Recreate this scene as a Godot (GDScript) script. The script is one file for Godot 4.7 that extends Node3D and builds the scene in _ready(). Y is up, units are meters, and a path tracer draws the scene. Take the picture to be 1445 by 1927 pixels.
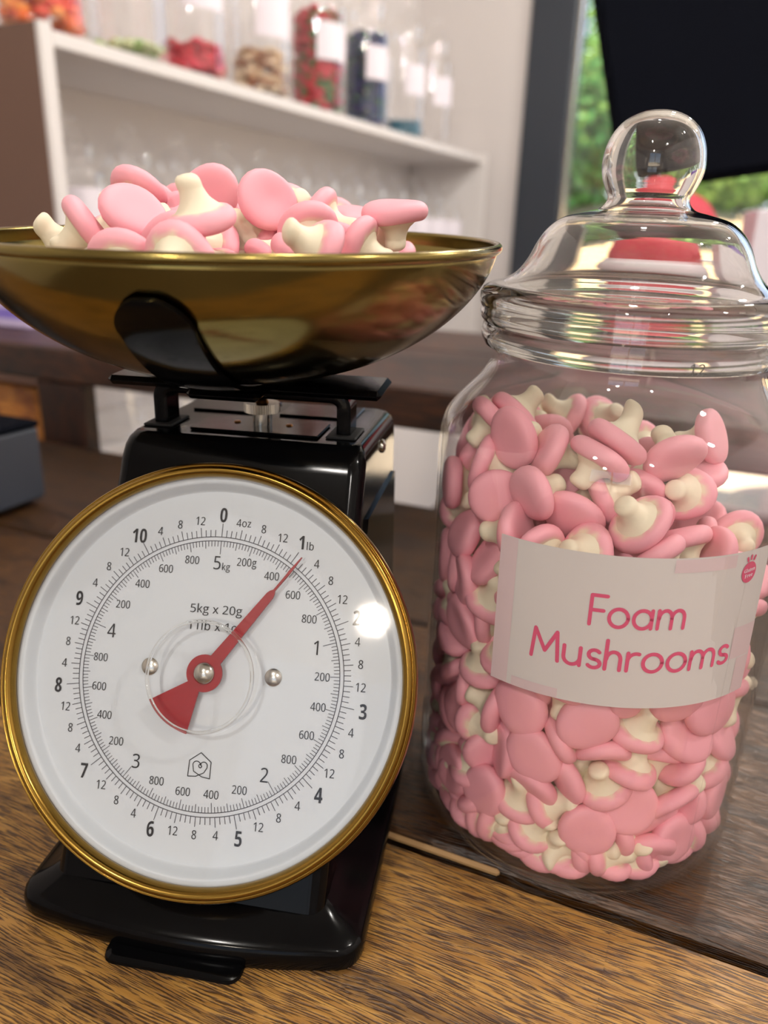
extends Node3D

# ---------------------------------------------------------------- frames of the place
# y = 0 is the top of the counter. Counter frame: x along its planks, -z away from the customer side.
# Shop frame: origin at the near end of the white shelf, x out of the shelf wall, -z along it.
const COUNTER_TURN := -0.40
const SHOP_TURN := -0.4766
const SHOP_AT := Vector3(-0.6474, 0.0, -1.6145)
const FLOOR_Y := -0.92
const CEIL_Y := 1.75
const FAR := -2.28          # far wall, in the shop frame (z)
const REAR := 4.6           # rear wall behind the photographer
const WALL_L := -0.36
const WALL_R := 3.3
const SCALE_AT := Vector3(-0.0665, 0.0, -0.2556)
const SCALE_TURN := -0.1542
const LEAN := 0.4582
const JAR_AT := Vector3(0.097, 0.0, -0.3154)

var rng := RandomNumberGenerator.new()
var M := {}
var taken := {}
var counter_t := Transform3D(Basis(Vector3.UP, COUNTER_TURN), Vector3.ZERO)
var shop_t := Transform3D(Basis(Vector3.UP, SHOP_TURN), SHOP_AT)
var scale_t := Transform3D(Basis(Vector3.UP, SCALE_TURN), SCALE_AT)


# ---------------------------------------------------------------- mesh building
class Geo:
	var v := PackedVector3Array()
	var uv := PackedVector2Array()
	var c := PackedColorArray()

	func tri(a: Vector3, b: Vector3, d: Vector3) -> void:
		if a.is_equal_approx(b) or b.is_equal_approx(d) or a.is_equal_approx(d):
			return
		v.append(a); v.append(b); v.append(d)

	func quad(a: Vector3, b: Vector3, d: Vector3, e: Vector3) -> void:
		tri(a, b, d)
		tri(a, d, e)

	func tri_out(a: Vector3, b: Vector3, d: Vector3, from: Vector3) -> void:
		if (b - a).cross(d - a).dot((a + b + d) / 3.0 - from) < 0.0:
			tri(a, d, b)
		else:
			tri(a, b, d)

	func quad_out(a: Vector3, b: Vector3, d: Vector3, e: Vector3, from: Vector3) -> void:
		tri_out(a, b, d, from)
		tri_out(a, d, e, from)

	func box(at: Vector3, size: Vector3, bevel := 0.002, turn := Basis.IDENTITY) -> void:
		var h := size / 2.0
		var b := minf(bevel, minf(h.x, minf(h.y, h.z)) * 0.9)
		var p := {}
		for sx in [-1, 1]:
			for sy in [-1, 1]:
				for sz in [-1, 1]:
					var k := Vector3i(sx, sy, sz)
					p[k] = [
						at + turn * Vector3(sx * h.x, sy * (h.y - b), sz * (h.z - b)),
						at + turn * Vector3(sx * (h.x - b), sy * h.y, sz * (h.z - b)),
						at + turn * Vector3(sx * (h.x - b), sy * (h.y - b), sz * h.z)]
					tri_out(p[k][0], p[k][1], p[k][2], at)
		for s in [-1, 1]:
			quad_out(p[Vector3i(s, -1, -1)][0], p[Vector3i(s, 1, -1)][0], p[Vector3i(s, 1, 1)][0], p[Vector3i(s, -1, 1)][0], at)
			quad_out(p[Vector3i(-1, s, -1)][1], p[Vector3i(1, s, -1)][1], p[Vector3i(1, s, 1)][1], p[Vector3i(-1, s, 1)][1], at)
			quad_out(p[Vector3i(-1, -1, s)][2], p[Vector3i(1, -1, s)][2], p[Vector3i(1, 1, s)][2], p[Vector3i(-1, 1, s)][2], at)
			for t in [-1, 1]:
				quad_out(p[Vector3i(s, t, -1)][0], p[Vector3i(s, t, 1)][0], p[Vector3i(s, t, 1)][1], p[Vector3i(s, t, -1)][1], at)
				quad_out(p[Vector3i(s, -1, t)][0], p[Vector3i(s, 1, t)][0], p[Vector3i(s, 1, t)][2], p[Vector3i(s, -1, t)][2], at)
				quad_out(p[Vector3i(-1, s, t)][1], p[Vector3i(1, s, t)][1], p[Vector3i(1, s, t)][2], p[Vector3i(-1, s, t)][2], at)

	# profile of (radius, height) turned round the y axis; u runs round, v along the profile
	func lathe(p: PackedVector2Array, segs := 48, from := 0.0, to := TAU) -> void:
		for i in p.size() - 1:
			for k in segs:
				var a := from + (to - from) * k / segs
				var b := from + (to - from) * (k + 1) / segs
				var q := [
					Vector3(p[i].x * sin(a), p[i].y, p[i].x * cos(a)), Vector3(p[i].x * sin(b), p[i].y, p[i].x * cos(b)),
					Vector3(p[i + 1].x * sin(b), p[i + 1].y, p[i + 1].x * cos(b)), Vector3(p[i + 1].x * sin(a), p[i + 1].y, p[i + 1].x * cos(a))]
				var t := [
					Vector2(float(k) / segs, float(i) / p.size()), Vector2(float(k + 1) / segs, float(i) / p.size()),
					Vector2(float(k + 1) / segs, float(i + 1) / p.size()), Vector2(float(k) / segs, float(i + 1) / p.size())]
				for f in [[0, 1, 2], [0, 2, 3]]:
					if q[f[0]].is_equal_approx(q[f[1]]) or q[f[1]].is_equal_approx(q[f[2]]) or q[f[0]].is_equal_approx(q[f[2]]):
						continue
					for j in f:
						v.append(q[j])
						uv.append(t[j])

	func loft(rings: Array, capped := true) -> void:
		for r in rings.size() - 1:
			var a: PackedVector3Array = rings[r]
			var b: PackedVector3Array = rings[r + 1]
			for i in a.size():
				var j := (i + 1) % a.size()
				quad(a[i], a[j], b[j], b[i])
		if capped:
			for e in [0, rings.size() - 1]:
				var r: PackedVector3Array = rings[e]
				var mid := Vector3.ZERO
				for q in r:
					mid += q / r.size()
				for i in r.size():
					if e == 0:
						tri(mid, r[(i + 1) % r.size()], r[i])
					else:
						tri(mid, r[i], r[(i + 1) % r.size()])

	func prism(poly: PackedVector2Array, z0: float, z1: float) -> void:
		var p := poly.duplicate()
		if Geometry2D.is_polygon_clockwise(p):
			p.reverse()
		var t := Geometry2D.triangulate_polygon(p)
		for i in range(0, t.size(), 3):
			var a := p[t[i]]
			var b := p[t[i + 1]]
			var d := p[t[i + 2]]
			if (b - a).cross(d - a) < 0.0:
				var s := b
				b = d
				d = s
			tri(Vector3(a.x, a.y, z1), Vector3(b.x, b.y, z1), Vector3(d.x, d.y, z1))
			tri(Vector3(a.x, a.y, z0), Vector3(d.x, d.y, z0), Vector3(b.x, b.y, z0))
		for i in p.size():
			var a := p[i]
			var b := p[(i + 1) % p.size()]
			quad(Vector3(a.x, a.y, z0), Vector3(b.x, b.y, z0), Vector3(b.x, b.y, z1), Vector3(a.x, a.y, z1))

	func tube(path: PackedVector3Array, radii: Array, sides := 10) -> void:
		var rings := []
		var side := Vector3.ZERO
		for i in path.size():
			var d := (path[mini(i + 1, path.size() - 1)] - path[maxi(i - 1, 0)]).normalized()
			if i == 0:
				side = d.cross(Vector3.UP if absf(d.y) < 0.9 else Vector3.RIGHT).normalized()
			side = (side - d * side.dot(d)).normalized()
			var up := side.cross(d)
			var ring := PackedVector3Array()
			var rad: float = radii[mini(i, radii.size() - 1)]
			for k in sides:
				ring.append(path[i] + (side * cos(TAU * k / sides) + up * sin(TAU * k / sides)) * rad)
			rings.append(ring)
		loft(rings)

	# flat strokes of even width in the xy plane, round at ends and joints, facing +z
	func stroke(line: PackedVector2Array, width: float, z := 0.0) -> void:
		var h := width / 2.0
		for i in line.size():
			var n := 10
			for k in n:
				var a := TAU * k / n
				var b := TAU * (k + 1) / n
				tri(Vector3(line[i].x, line[i].y, z), Vector3(line[i].x + h * cos(a), line[i].y + h * sin(a), z), Vector3(line[i].x + h * cos(b), line[i].y + h * sin(b), z))
			if i + 1 < line.size():
				var d := (line[i + 1] - line[i]).normalized().orthogonal() * h
				var p := line[i]
				var q := line[i + 1]
				quad(Vector3(p.x + d.x, p.y + d.y, z), Vector3(p.x - d.x, p.y - d.y, z), Vector3(q.x - d.x, q.y - d.y, z), Vector3(q.x + d.x, q.y + d.y, z))

	func add(g: Geo, t: Transform3D) -> void:
		for p in g.v:
			v.append(t * p)
		uv.append_array(g.uv)
		c.append_array(g.c)

	# facing: 0 = closed solid, turned outwards by its volume; 1 = faces as given run counter-clockwise
	func mesh(crease := 38.0, facing := 0) -> ArrayMesh:
		var n := v.size()
		var has_uv := uv.size() == n
		var has_c := c.size() == n
		var vol := 0.0
		for i in range(0, n, 3):
			vol += v[i].dot(v[i + 1].cross(v[i + 2]))
		if facing == 1 or vol > 0.0:
			for i in range(0, n, 3):
				var p := v[i + 1]
				v[i + 1] = v[i + 2]
				v[i + 2] = p
				if has_uv:
					var t := uv[i + 1]
					uv[i + 1] = uv[i + 2]
					uv[i + 2] = t
				if has_c:
					var q := c[i + 1]
					c[i + 1] = c[i + 2]
					c[i + 2] = q
		var fn := PackedVector3Array()
		var at := {}
		for i in range(0, n, 3):
			fn.append((v[i + 2] - v[i]).cross(v[i + 1] - v[i]))
			for j in 3:
				var key := Vector3i((v[i + j] * 200000.0).round())
				if not at.has(key):
					at[key] = PackedInt32Array()
				at[key].append(i / 3)
		var nor := PackedVector3Array()
		nor.resize(n)
		var limit := cos(deg_to_rad(crease))
		var unit := PackedVector3Array()
		for f in fn:
			unit.append(f.normalized())
		for i in n:
			var mine := unit[i / 3]
			var sum := Vector3.ZERO
			for f in at[Vector3i((v[i] * 200000.0).round())]:
				if unit[f].dot(mine) > limit:
					sum += fn[f]
			nor[i] = sum.normalized() if sum.length_squared() > 0.0 else mine
		var arr := []
		arr.resize(Mesh.ARRAY_MAX)
		arr[Mesh.ARRAY_VERTEX] = v
		arr[Mesh.ARRAY_NORMAL] = nor
		if has_uv:
			arr[Mesh.ARRAY_TEX_UV] = uv
		if has_c:
			arr[Mesh.ARRAY_COLOR] = c
		var m := ArrayMesh.new()
		m.add_surface_from_arrays(Mesh.PRIMITIVE_TRIANGLES, arr)
		return m


func lathe_mesh(p: Array, segs := 48, crease := 38.0) -> ArrayMesh:
	var g := Geo.new()
	g.lathe(PackedVector2Array(p), segs)
	return g.mesh(crease)


func box_mesh(size: Vector3, bevel := 0.002, at := Vector3.ZERO) -> ArrayMesh:
	var g := Geo.new()
	g.box(at, size, bevel)
	return g.mesh(20.0)


# a smooth line through the given profile points
func smooth_line(p: Array, steps := 5) -> Array:
	var out := []
	for i in p.size() - 1:
		var a: Vector2 = p[maxi(i - 1, 0)]
		var b: Vector2 = p[i]
		var d: Vector2 = p[i + 1]
		var e: Vector2 = p[mini(i + 2, p.size() - 1)]
		for k in steps:
			out.append(b.cubic_interpolate(d, a, e, float(k) / steps))
	out.append(p[-1])
	return out


func rounded_rect(x0: float, x1: float, z0: float, z1: float, r: float, y: Callable, n := 5) -> PackedVector3Array:
	var out := PackedVector3Array()
	for q in [[x1 - r, z1 - r, 0.0], [x0 + r, z1 - r, 1.0], [x0 + r, z0 + r, 2.0], [x1 - r, z0 + r, 3.0]]:
		for k in n + 1:
			var a: float = (q[2] + float(k) / n) * PI / 2.0
			var x: float = q[0] + r * cos(a)
			var z: float = q[1] + r * sin(a)
			out.append(Vector3(x, y.call(x, z), z))
	return out


func text_geo(words: String, cap: float, bold := false, narrow := 1.0, serif := false) -> Geo:
	var f := SystemFont.new()
	f.font_names = PackedStringArray(["Droid Serif" if serif else "Droid Sans"])
	f.font_weight = 700 if bold else 400
	var t := TextMesh.new()
	t.font = f
	t.font_size = 64
	t.pixel_size = 0.01
	var fit := cap / (0.714 * 0.64)
	t.depth = 0.0
	t.curve_step = 1.0
	t.text = words
	var g := Geo.new()
	if t.get_surface_count() == 0:
		return g
	var arr := t.surface_get_arrays(0)
	var pts: PackedVector3Array = arr[Mesh.ARRAY_VERTEX]
	var idx = arr[Mesh.ARRAY_INDEX]
	var order: PackedInt32Array = idx if idx != null else PackedInt32Array(range(pts.size()))
	for i in range(0, order.size() - 2, 3):
		var a := pts[order[i]] * Vector3(narrow * fit, fit, 0)
		var b := pts[order[i + 1]] * Vector3(narrow * fit, fit, 0)
		var d := pts[order[i + 2]] * Vector3(narrow * fit, fit, 0)
		var area := (b - a).cross(d - a).z
		if absf(area) < 1e-16:
			continue
		if area > 0.0:
			g.tri(a, b, d)
		else:
			g.tri(a, d, b)
	return g


# ---------------------------------------------------------------- nodes
func numbered(called: String) -> String:
	if not taken.has(called):
		taken[called] = 0
		return called
	taken[called] += 1
	return "%s_%03d" % [called, taken[called]]


func tag(o: Node3D, label: String, category: String, group := "", kind := "") -> Node3D:
	o.set_meta("label", label)
	if category:
		o.set_meta("category", category)
	if group:
		o.set_meta("group", group)
	if kind:
		o.set_meta("kind", kind)
	return o


func thing(called: String, label: String, category: String, at: Transform3D, group := "") -> Node3D:
	var o := Node3D.new()
	o.name = numbered(called)
	add_child(o)
	o.transform = at
	tag(o, label, category, group)
	return o


func part(parent: Node3D, called: String, m: Mesh, material: Material, at := Transform3D.IDENTITY, label := "") -> MeshInstance3D:
	var o := MeshInstance3D.new()
	o.name = called if parent != self else numbered(called)
	o.mesh = m
	o.material_override = material
	parent.add_child(o, true)
	o.transform = at
	if label:
		o.set_meta("label", label)
	return o


func structure(called: String, m: Mesh, material: Material, at: Transform3D, label: String, category: String) -> MeshInstance3D:
	var o := part(self, called, m, material, at, label)
	o.set_meta("kind", "structure")
	o.set_meta("category", category)
	return o


func shift(x: float, y: float, z: float) -> Transform3D:
	return Transform3D(Basis.IDENTITY, Vector3(x, y, z))


# ---------------------------------------------------------------- materials
func plain(called: String, color: Color, rough := 0.6, metal := 0.0) -> StandardMaterial3D:
	var m := StandardMaterial3D.new()
	m.resource_name = called
	m.albedo_color = color
	m.roughness = rough
	m.metallic = metal
	M[called] = m
	return m


func sheet(called: String, color: Color, alpha: float, rough := 0.02) -> StandardMaterial3D:
	var m := plain(called, Color(color.r, color.g, color.b, alpha), rough)
	m.transparency = BaseMaterial3D.TRANSPARENCY_ALPHA
	return m


func noise(seed_: int, freq: float, octaves := 3) -> FastNoiseLite:
	var n := FastNoiseLite.new()
	n.seed = seed_
	n.frequency = freq
	n.noise_type = FastNoiseLite.TYPE_SIMPLEX_SMOOTH
	n.fractal_octaves = octaves
	return n


func bytes_of(n: FastNoiseLite, w: int, h: int, to_w: int, to_h: int) -> PackedByteArray:
	var im := n.get_seamless_image(w, h, false, false, 0.15, true)
	im.convert(Image.FORMAT_L8)
	im.resize(to_w, to_h, Image.INTERPOLATE_CUBIC)
	return im.get_data()


# sawn oak: pale and dark streaks along x, short dark pores, darker stained patches
func wood_texture(seed_: int, pale: Color, mid: Color, dark: Color, pore: float, w := 2048, h := 1024) -> Array:
	var streak := bytes_of(noise(seed_, 0.03, 4), 256, h, w, h)
	var pores := bytes_of(noise(seed_ + 1, 0.11, 2), 220, h, w, h)
	var fine := bytes_of(noise(seed_ + 2, 0.35, 2), 300, h, w, h)
	var patch := bytes_of(noise(seed_ + 3, 0.016, 4), 256, 256, w, h)
	var warp := bytes_of(noise(seed_ + 4, 0.03, 2), 128, 128, w, h)
	var col := PackedByteArray()
	var bump := PackedByteArray()
	col.resize(w * h * 3)
	bump.resize(w * h)
	for y in h:
		for x in w:
			var i := y * w + x
			var yy := posmod(y + (warp[i] - 128) / 5, h)
			var j := yy * w + x
			var s := streak[j] / 255.0
			var p := pores[j] / 255.0
			var f := fine[j] / 255.0
			var q := patch[i] / 255.0
			var k := clampf((s - 0.25) * 1.6, 0.0, 1.0)
			var cut := clampf((p * 0.75 + f * 0.25 - 0.47) * 5.5, 0.0, 1.0) * pore
			var r := lerpf(mid.r, pale.r, k)
			var g := lerpf(mid.g, pale.g, k)
			var b := lerpf(mid.b, pale.b, k)
			var stain := clampf((q - 0.52) * 2.6, 0.0, 0.75)
			var t := clampf(cut + stain * (0.35 + 0.65 * f), 0.0, 1.0)
			col[i * 3] = int(255.0 * lerpf(r, dark.r, t))
			col[i * 3 + 1] = int(255.0 * lerpf(g, dark.g, t))
			col[i * 3 + 2] = int(255.0 * lerpf(b, dark.b, t))
			bump[i] = int(255.0 * clampf(0.8 - 0.6 * cut + 0.2 * k, 0.0, 1.0))
	var a := ImageTexture.create_from_image(Image.create_from_data(w, h, false, Image.FORMAT_RGB8, col))
	var d := ImageTexture.create_from_image(Image.create_from_data(w, h, false, Image.FORMAT_L8, bump))
	return [a, d]


func wood(called: String, tex: Array, tint: Color, span: Vector2, offset: Vector3, rough: float) -> StandardMaterial3D:
	var m := plain(called, tint, rough)
	m.albedo_texture = tex[0]
	m.uv1_triplanar = true
	m.uv1_scale = Vector3(1.0 / span.x, 1.0 / span.y, 1.0 / span.y)
	m.uv1_offset = offset
	m.uv1_triplanar_sharpness = 8.0
	m.heightmap_enabled = true
	m.heightmap_texture = tex[1]
	m.heightmap_scale = 0.05
	return m


func make_materials() -> void:
	plain("white_paint", Color(0.86, 0.84, 0.83), 0.55)
	plain("wall_paint", Color(0.80, 0.775, 0.765), 0.75)
	plain("ceiling_paint", Color(0.88, 0.87, 0.85), 0.8)
	plain("floor_vinyl", Color(0.42, 0.36, 0.31), 0.6)
	plain("board_brown", Color(0.42, 0.315, 0.265), 0.7)
	plain("navy_frame", Color(0.15, 0.175, 0.21), 0.45)
	plain("navy_box", Color(0.175, 0.195, 0.235), 0.5)
	plain("screen_black", Color(0.03, 0.036, 0.06), 0.9).metallic_specular = 0.12
	plain("rubber", Color(0.04, 0.04, 0.045), 0.7)
	var e := plain("black_enamel", Color(0.022, 0.022, 0.026), 0.12)
	e.metallic_specular = 0.24
	var b := plain("brass_brushed", Color(0.52, 0.46, 0.265), 0.17, 1.0)
	b.anisotropy_enabled = true
	b.anisotropy = 0.55
	plain("brass", Color(0.56, 0.44, 0.20), 0.2, 1.0)
	plain("brass_screw", Color(0.55, 0.36, 0.16), 0.35, 1.0)
	plain("steel", Color(0.74, 0.73, 0.70), 0.22, 1.0)
	plain("dial_white", Color(0.775, 0.80, 0.825), 0.4)
	plain("dial_print", Color(0.10, 0.10, 0.12), 0.6)
	plain("dial_line", Color(0.30, 0.30, 0.33), 0.6)
	plain("needle_red", Color(0.54, 0.02, 0.08), 0.35)
	sheet("dial_cover", Color(0.95, 0.97, 0.97), 0.0, 0.05).metallic_specular = 0.34
	sheet("jar_plastic", Color(0.93, 0.93, 0.91), 0.004, 0.02)
	var g := plain("lid_plastic", Color(0.985, 0.985, 0.975, 0.0), 0.0)
	g.refraction_enabled = true
	g.refraction_scale = 0.05
	g.transparency = BaseMaterial3D.TRANSPARENCY_ALPHA
	sheet("window_pane", Color(0.95, 0.97, 0.97), 0.01, 0.0)
	var cap := plain("foam_pink", Color.WHITE, 0.55)
	cap.vertex_color_use_as_albedo = true
	plain("foam_cream", Color(0.915, 0.87, 0.77), 0.6)
	plain("label_paper", Color(0.79, 0.765, 0.755), 0.75)
	plain("label_wash", Color(0.80, 0.715, 0.725), 0.75)
	plain("label_ink", Color(0.80, 0.32, 0.45), 0.7)
	plain("label_white", Color(0.90, 0.87, 0.90), 0.7)
	plain("mould_mark", Color(0.55, 0.55, 0.55), 0.4)


# ---------------------------------------------------------------- camera, sky, lights
func set_view() -> void:
	var cam := Camera3D.new()
	cam.name = "camera"
	add_child(cam)
	cam.transform = Transform3D(Basis(Vector3(0.9994, 0.03252, -0.01182), Vector3(-0.0346, 0.93927, -0.34144), Vector3(0.0, 0.34164, 0.93983)).orthonormalized(), Vector3(0, 0.26, 0))
	var at := CameraAttributesPhysical.new()
	at.frustum_focal_length = 17.69
	at.exposure_aperture = 4.4
	at.frustum_focus_distance = 0.285
	cam.attributes = at
	cam.fov = 2.0 * rad_to_deg(atan(963.5 / 1420.5))
	cam.near = 0.02
	cam.far = 200.0
	cam.current = true

	var env := Environment.new()
	env.tonemap_mode = Environment.TONE_MAPPER_LINEAR
	env.tonemap_exposure = 0.25
	env.background_mode = Environment.BG_SKY
	var sky := Sky.new()
	var sm := ProceduralSkyMaterial.new()
	sm.sky_top_color = Color(0.58, 0.70, 0.86)
	sm.sky_horizon_color = Color(0.88, 0.90, 0.92)
	sm.ground_bottom_color = Color(0.5, 0.48, 0.44)
	sm.ground_horizon_color = Color(0.7, 0.7, 0.68)
	sm.sky_energy_multiplier = 2.6
	sm.ground_energy_multiplier = 1.9
	sky.sky_material = sm
	env.sky = sky
	env.sdfgi_enabled = true
	env.ssao_enabled = true
	env.ssil_enabled = true
	var we := WorldEnvironment.new()
	we.name = "world"
	we.environment = env
	add_child(we)

	var sun := DirectionalLight3D.new()
	sun.name = "sun"
	sun.light_color = Color(1.0, 0.95, 0.86)
	sun.light_energy = 24.0
	sun.light_angular_distance = 0.6
	sun.shadow_enabled = true
	sun.sky_mode = DirectionalLight3D.SKY_MODE_LIGHT_ONLY
	add_child(sun)
	sun.look_at_from_position(Vector3.ZERO, shop_t.basis * Vector3(0.55, -1.0, -0.35))


# a round downlight: trim ring, glowing lens and the lamp just under it
func downlight(x: float, z: float, energy: float) -> void:
	var o := thing("downlight", "small round white downlight set in the shop ceiling", "light", shop_t * shift(x, CEIL_Y, z), "ceiling downlights")
	part(o, "trim_ring", lathe_mesh([Vector2(0.042, -0.001), Vector2(0.06, -0.001), Vector2(0.058, -0.006), Vector2(0.045, -0.008), Vector2(0.042, -0.001)], 32), M.white_paint)
	var glow := plain("downlight_glow", Color(0.9, 0.9, 0.9), 0.6)
	glow.emission_enabled = true
	glow.emission = Color(1.0, 0.97, 0.92)
	glow.emission_energy_multiplier = 12.0
	part(o, "lamp_lens", lathe_mesh([Vector2(0, -0.001), Vector2(0.042, -0.001), Vector2(0.040, -0.004), Vector2(0, -0.006), Vector2(0, -0.001)], 28), glow)
	var l := OmniLight3D.new()
	l.name = "downlight_lamp"
	l.light_color = Color(1.0, 0.98, 0.955)
	l.light_energy = energy
	l.light_size = 0.04
	l.omni_range = 12.0
	l.omni_attenuation = 2.0
	l.shadow_enabled = true
	o.add_child(l)
	l.position = Vector3(0, -0.055, 0)


# the spotlight on its track behind the photographer; its glint is seen on the dial and the pan
func spotlight(at: Vector3, towards: Vector3, energy: float) -> void:
	var o := thing("track_spotlight", "white cylindrical spotlight hanging from the shop ceiling", "light", Transform3D(Basis.IDENTITY, at))
	o.look_at_from_position(at, towards)
	var head := Geo.new()
	head.lathe(PackedVector2Array([Vector2(0, -0.11), Vector2(0.045, -0.11), Vector2(0.06, -0.095), Vector2(0.06, 0.02), Vector2(0.054, 0.02), Vector2(0.054, 0.0), Vector2(0, 0.0), Vector2(0, -0.11)]), 32)
	part(o, "head", head.mesh(), M.white_paint, Transform3D(Basis(Vector3.RIGHT, -PI / 2.0), Vector3.ZERO))
	var glow := plain("spot_glow", Color(0.9, 0.9, 0.9), 0.5)
	glow.emission_enabled = true
	glow.emission = Color(1.0, 0.96, 0.9)
	glow.emission_energy_multiplier = 9.0
	part(o, "lamp_lens", lathe_mesh([Vector2(0, 0.001), Vector2(0.05, 0.001), Vector2(0.05, 0.006), Vector2(0.03, 0.009), Vector2(0, 0.01), Vector2(0, 0.001)], 32), glow, Transform3D(Basis(Vector3.RIGHT, -PI / 2.0), Vector3.ZERO))
	var rod := Geo.new()
	var up := o.global_transform.affine_inverse() * Vector3(at.x, CEIL_Y, at.z) if o.is_inside_tree() else Vector3(0, 0.5, 0)
	rod.tube(PackedVector3Array([Vector3(0, 0, 0.07), up + Vector3(0, 0, 0.0)]), [0.008])
	part(o, "rod", rod.mesh(), M.white_paint)
	var l := SpotLight3D.new()
	l.name = "spot_lamp"
	l.light_color = Color(1.0, 0.955, 0.88)
	l.light_energy = energy
	l.light_size = 0.05
	l.spot_range = 12.0
	l.spot_angle = 38.0
	l.spot_attenuation = 2.0
	l.spot_angle_attenuation = 0.6
	l.shadow_enabled = true
	o.add_child(l)
	l.position = Vector3(0, 0, -0.028)


# ---------------------------------------------------------------- the room
func build_room() -> void:
	var x0 := WALL_L - 0.12
	var x1 := WALL_R + 0.12
	var z0 := FAR - 0.12
	var z1 := REAR + 0.12
	var mid := Vector3((x0 + x1) / 2.0, 0, (z0 + z1) / 2.0)
	structure("floor", box_mesh(Vector3(x1 - x0, 0.1, z1 - z0), 0.0, mid + Vector3(0, FLOOR_Y - 0.05, 0)), M.floor_vinyl, shop_t, "brown vinyl floor of the sweet shop", "floor")
	structure("ceiling", box_mesh(Vector3(x1 - x0, 0.1, z1 - z0), 0.0, mid + Vector3(0, CEIL_Y + 0.05, 0)), M.ceiling_paint, shop_t, "white ceiling of the sweet shop", "ceiling")
	var hgt := CEIL_Y - FLOOR_Y
	var hy := (CEIL_Y + FLOOR_Y) / 2.0
	structure("wall_left", box_mesh(Vector3(0.12, hgt, z1 - z0), 0.0, Vector3(WALL_L - 0.06, hy, mid.z)), M.wall_paint, shop_t, "pale wall behind the white jar shelves", "wall")
	structure("wall_right", box_mesh(Vector3(0.12, hgt, z1 - z0), 0.0, Vector3(WALL_R + 0.06, hy, mid.z)), M.wall_paint, shop_t, "pale wall opposite the jar shelves", "wall")
	var g := Geo.new()
	g.box(Vector3((WALL_L + 0.15) / 2.0, hy, FAR - 0.06), Vector3(0.15 - WALL_L, hgt, 0.12), 0.0)
	g.box(Vector3((2.85 + WALL_R) / 2.0, hy, FAR - 0.06), Vector3(WALL_R - 2.85, hgt, 0.12), 0.0)
	g.box(Vector3(1.5, (1.62 + CEIL_Y) / 2.0, FAR - 0.06), Vector3(2.7, CEIL_Y - 1.62, 0.12), 0.0)
	structure("wall_far", g.mesh(20.0), M.wall_paint, shop_t, "grey white end wall between the shelves and the glazed front", "wall")
	g = Geo.new()
	g.box(Vector3((WALL_L + 1.2) / 2.0, hy, REAR + 0.06), Vector3(1.2 - WALL_L, hgt, 0.12), 0.0)
	g.box(Vector3((3.0 + WALL_R) / 2.0, hy, REAR + 0.06), Vector3(WALL_R - 3.0, hgt, 0.12), 0.0)
	g.box(Vector3(2.1, (1.5 + CEIL_Y) / 2.0, REAR + 0.06), Vector3(1.8, CEIL_Y - 1.5, 0.12), 0.0)
	g.box(Vector3(2.1, (-0.45 + FLOOR_Y) / 2.0, REAR + 0.06), Vector3(1.8, -0.45 - FLOOR_Y, 0.12), 0.0)
	structure("wall_rear", g.mesh(20.0), M.wall_paint, shop_t, "pale wall with a wide window behind the photographer", "wall")

	# glazed front at the far end: broad dark post, rails and panes
	var w := Node3D.new()
	w.name = "window_1"
	add_child(w)
	w.transform = shop_t
	tag(w, "full height shop window with broad dark navy frame", "window", "", "structure")
	part(w, "frame_post", box_mesh(Vector3(0.19, 2.54, 0.16), 0.006, Vector3(0.245, FLOOR_Y + 1.27, FAR - 0.06)), M.navy_frame)
	part(w, "frame_post", box_mesh(Vector3(0.08, 2.54, 0.16), 0.006, Vector3(2.81, FLOOR_Y + 1.27, FAR - 0.06)), M.navy_frame)
	part(w, "frame_post", box_mesh(Vector3(0.07, 2.4, 0.1), 0.006, Vector3(1.62, FLOOR_Y + 1.28, FAR - 0.06)), M.navy_frame)
	part(w, "frame_rail", box_mesh(Vector3(2.43, 0.08, 0.1), 0.006, Vector3(1.555, 1.58, FAR - 0.06)), M.navy_frame)
	part(w, "frame_rail", box_mesh(Vector3(2.43, 0.1, 0.1), 0.006, Vector3(1.555, FLOOR_Y + 0.05, FAR - 0.06)), M.navy_frame)
	part(w, "glazing_bead", box_mesh(Vector3(0.014, 2.36, 0.03), 0.003, Vector3(0.347, FLOOR_Y + 1.28, FAR - 0.02)), M.steel)
	part(w, "pane", box_mesh(Vector3(1.245, 2.36, 0.006), 0.0, Vector3(0.9625, FLOOR_Y + 1.28, FAR - 0.06)), M.window_pane)
	part(w, "pane", box_mesh(Vector3(1.115, 2.36, 0.006), 0.0, Vector3(2.2125, FLOOR_Y + 1.28, FAR - 0.06)), M.window_pane)

	# window behind the photographer, the daylight on the dial and the counter
	w = Node3D.new()
	w.name = "window_2"
	add_child(w)
	w.transform = shop_t
	tag(w, "wide white framed window behind the photographer", "window", "", "structure")
	for x in [1.23, 2.1, 2.97]:
		part(w, "frame_post", box_mesh(Vector3(0.06, 1.95, 0.09), 0.004, Vector3(x, 0.525, REAR + 0.06)), M.white_paint)
	for y in [-0.42, 1.47]:
		part(w, "frame_rail", box_mesh(Vector3(1.68, 0.06, 0.08), 0.004, Vector3(2.1, y, REAR + 0.06)), M.white_paint)
	for x in [1.665, 2.535]:
		part(w, "pane", box_mesh(Vector3(0.81, 1.83, 0.006), 0.0, Vector3(x, 0.525, REAR + 0.06)), M.window_pane)


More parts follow.
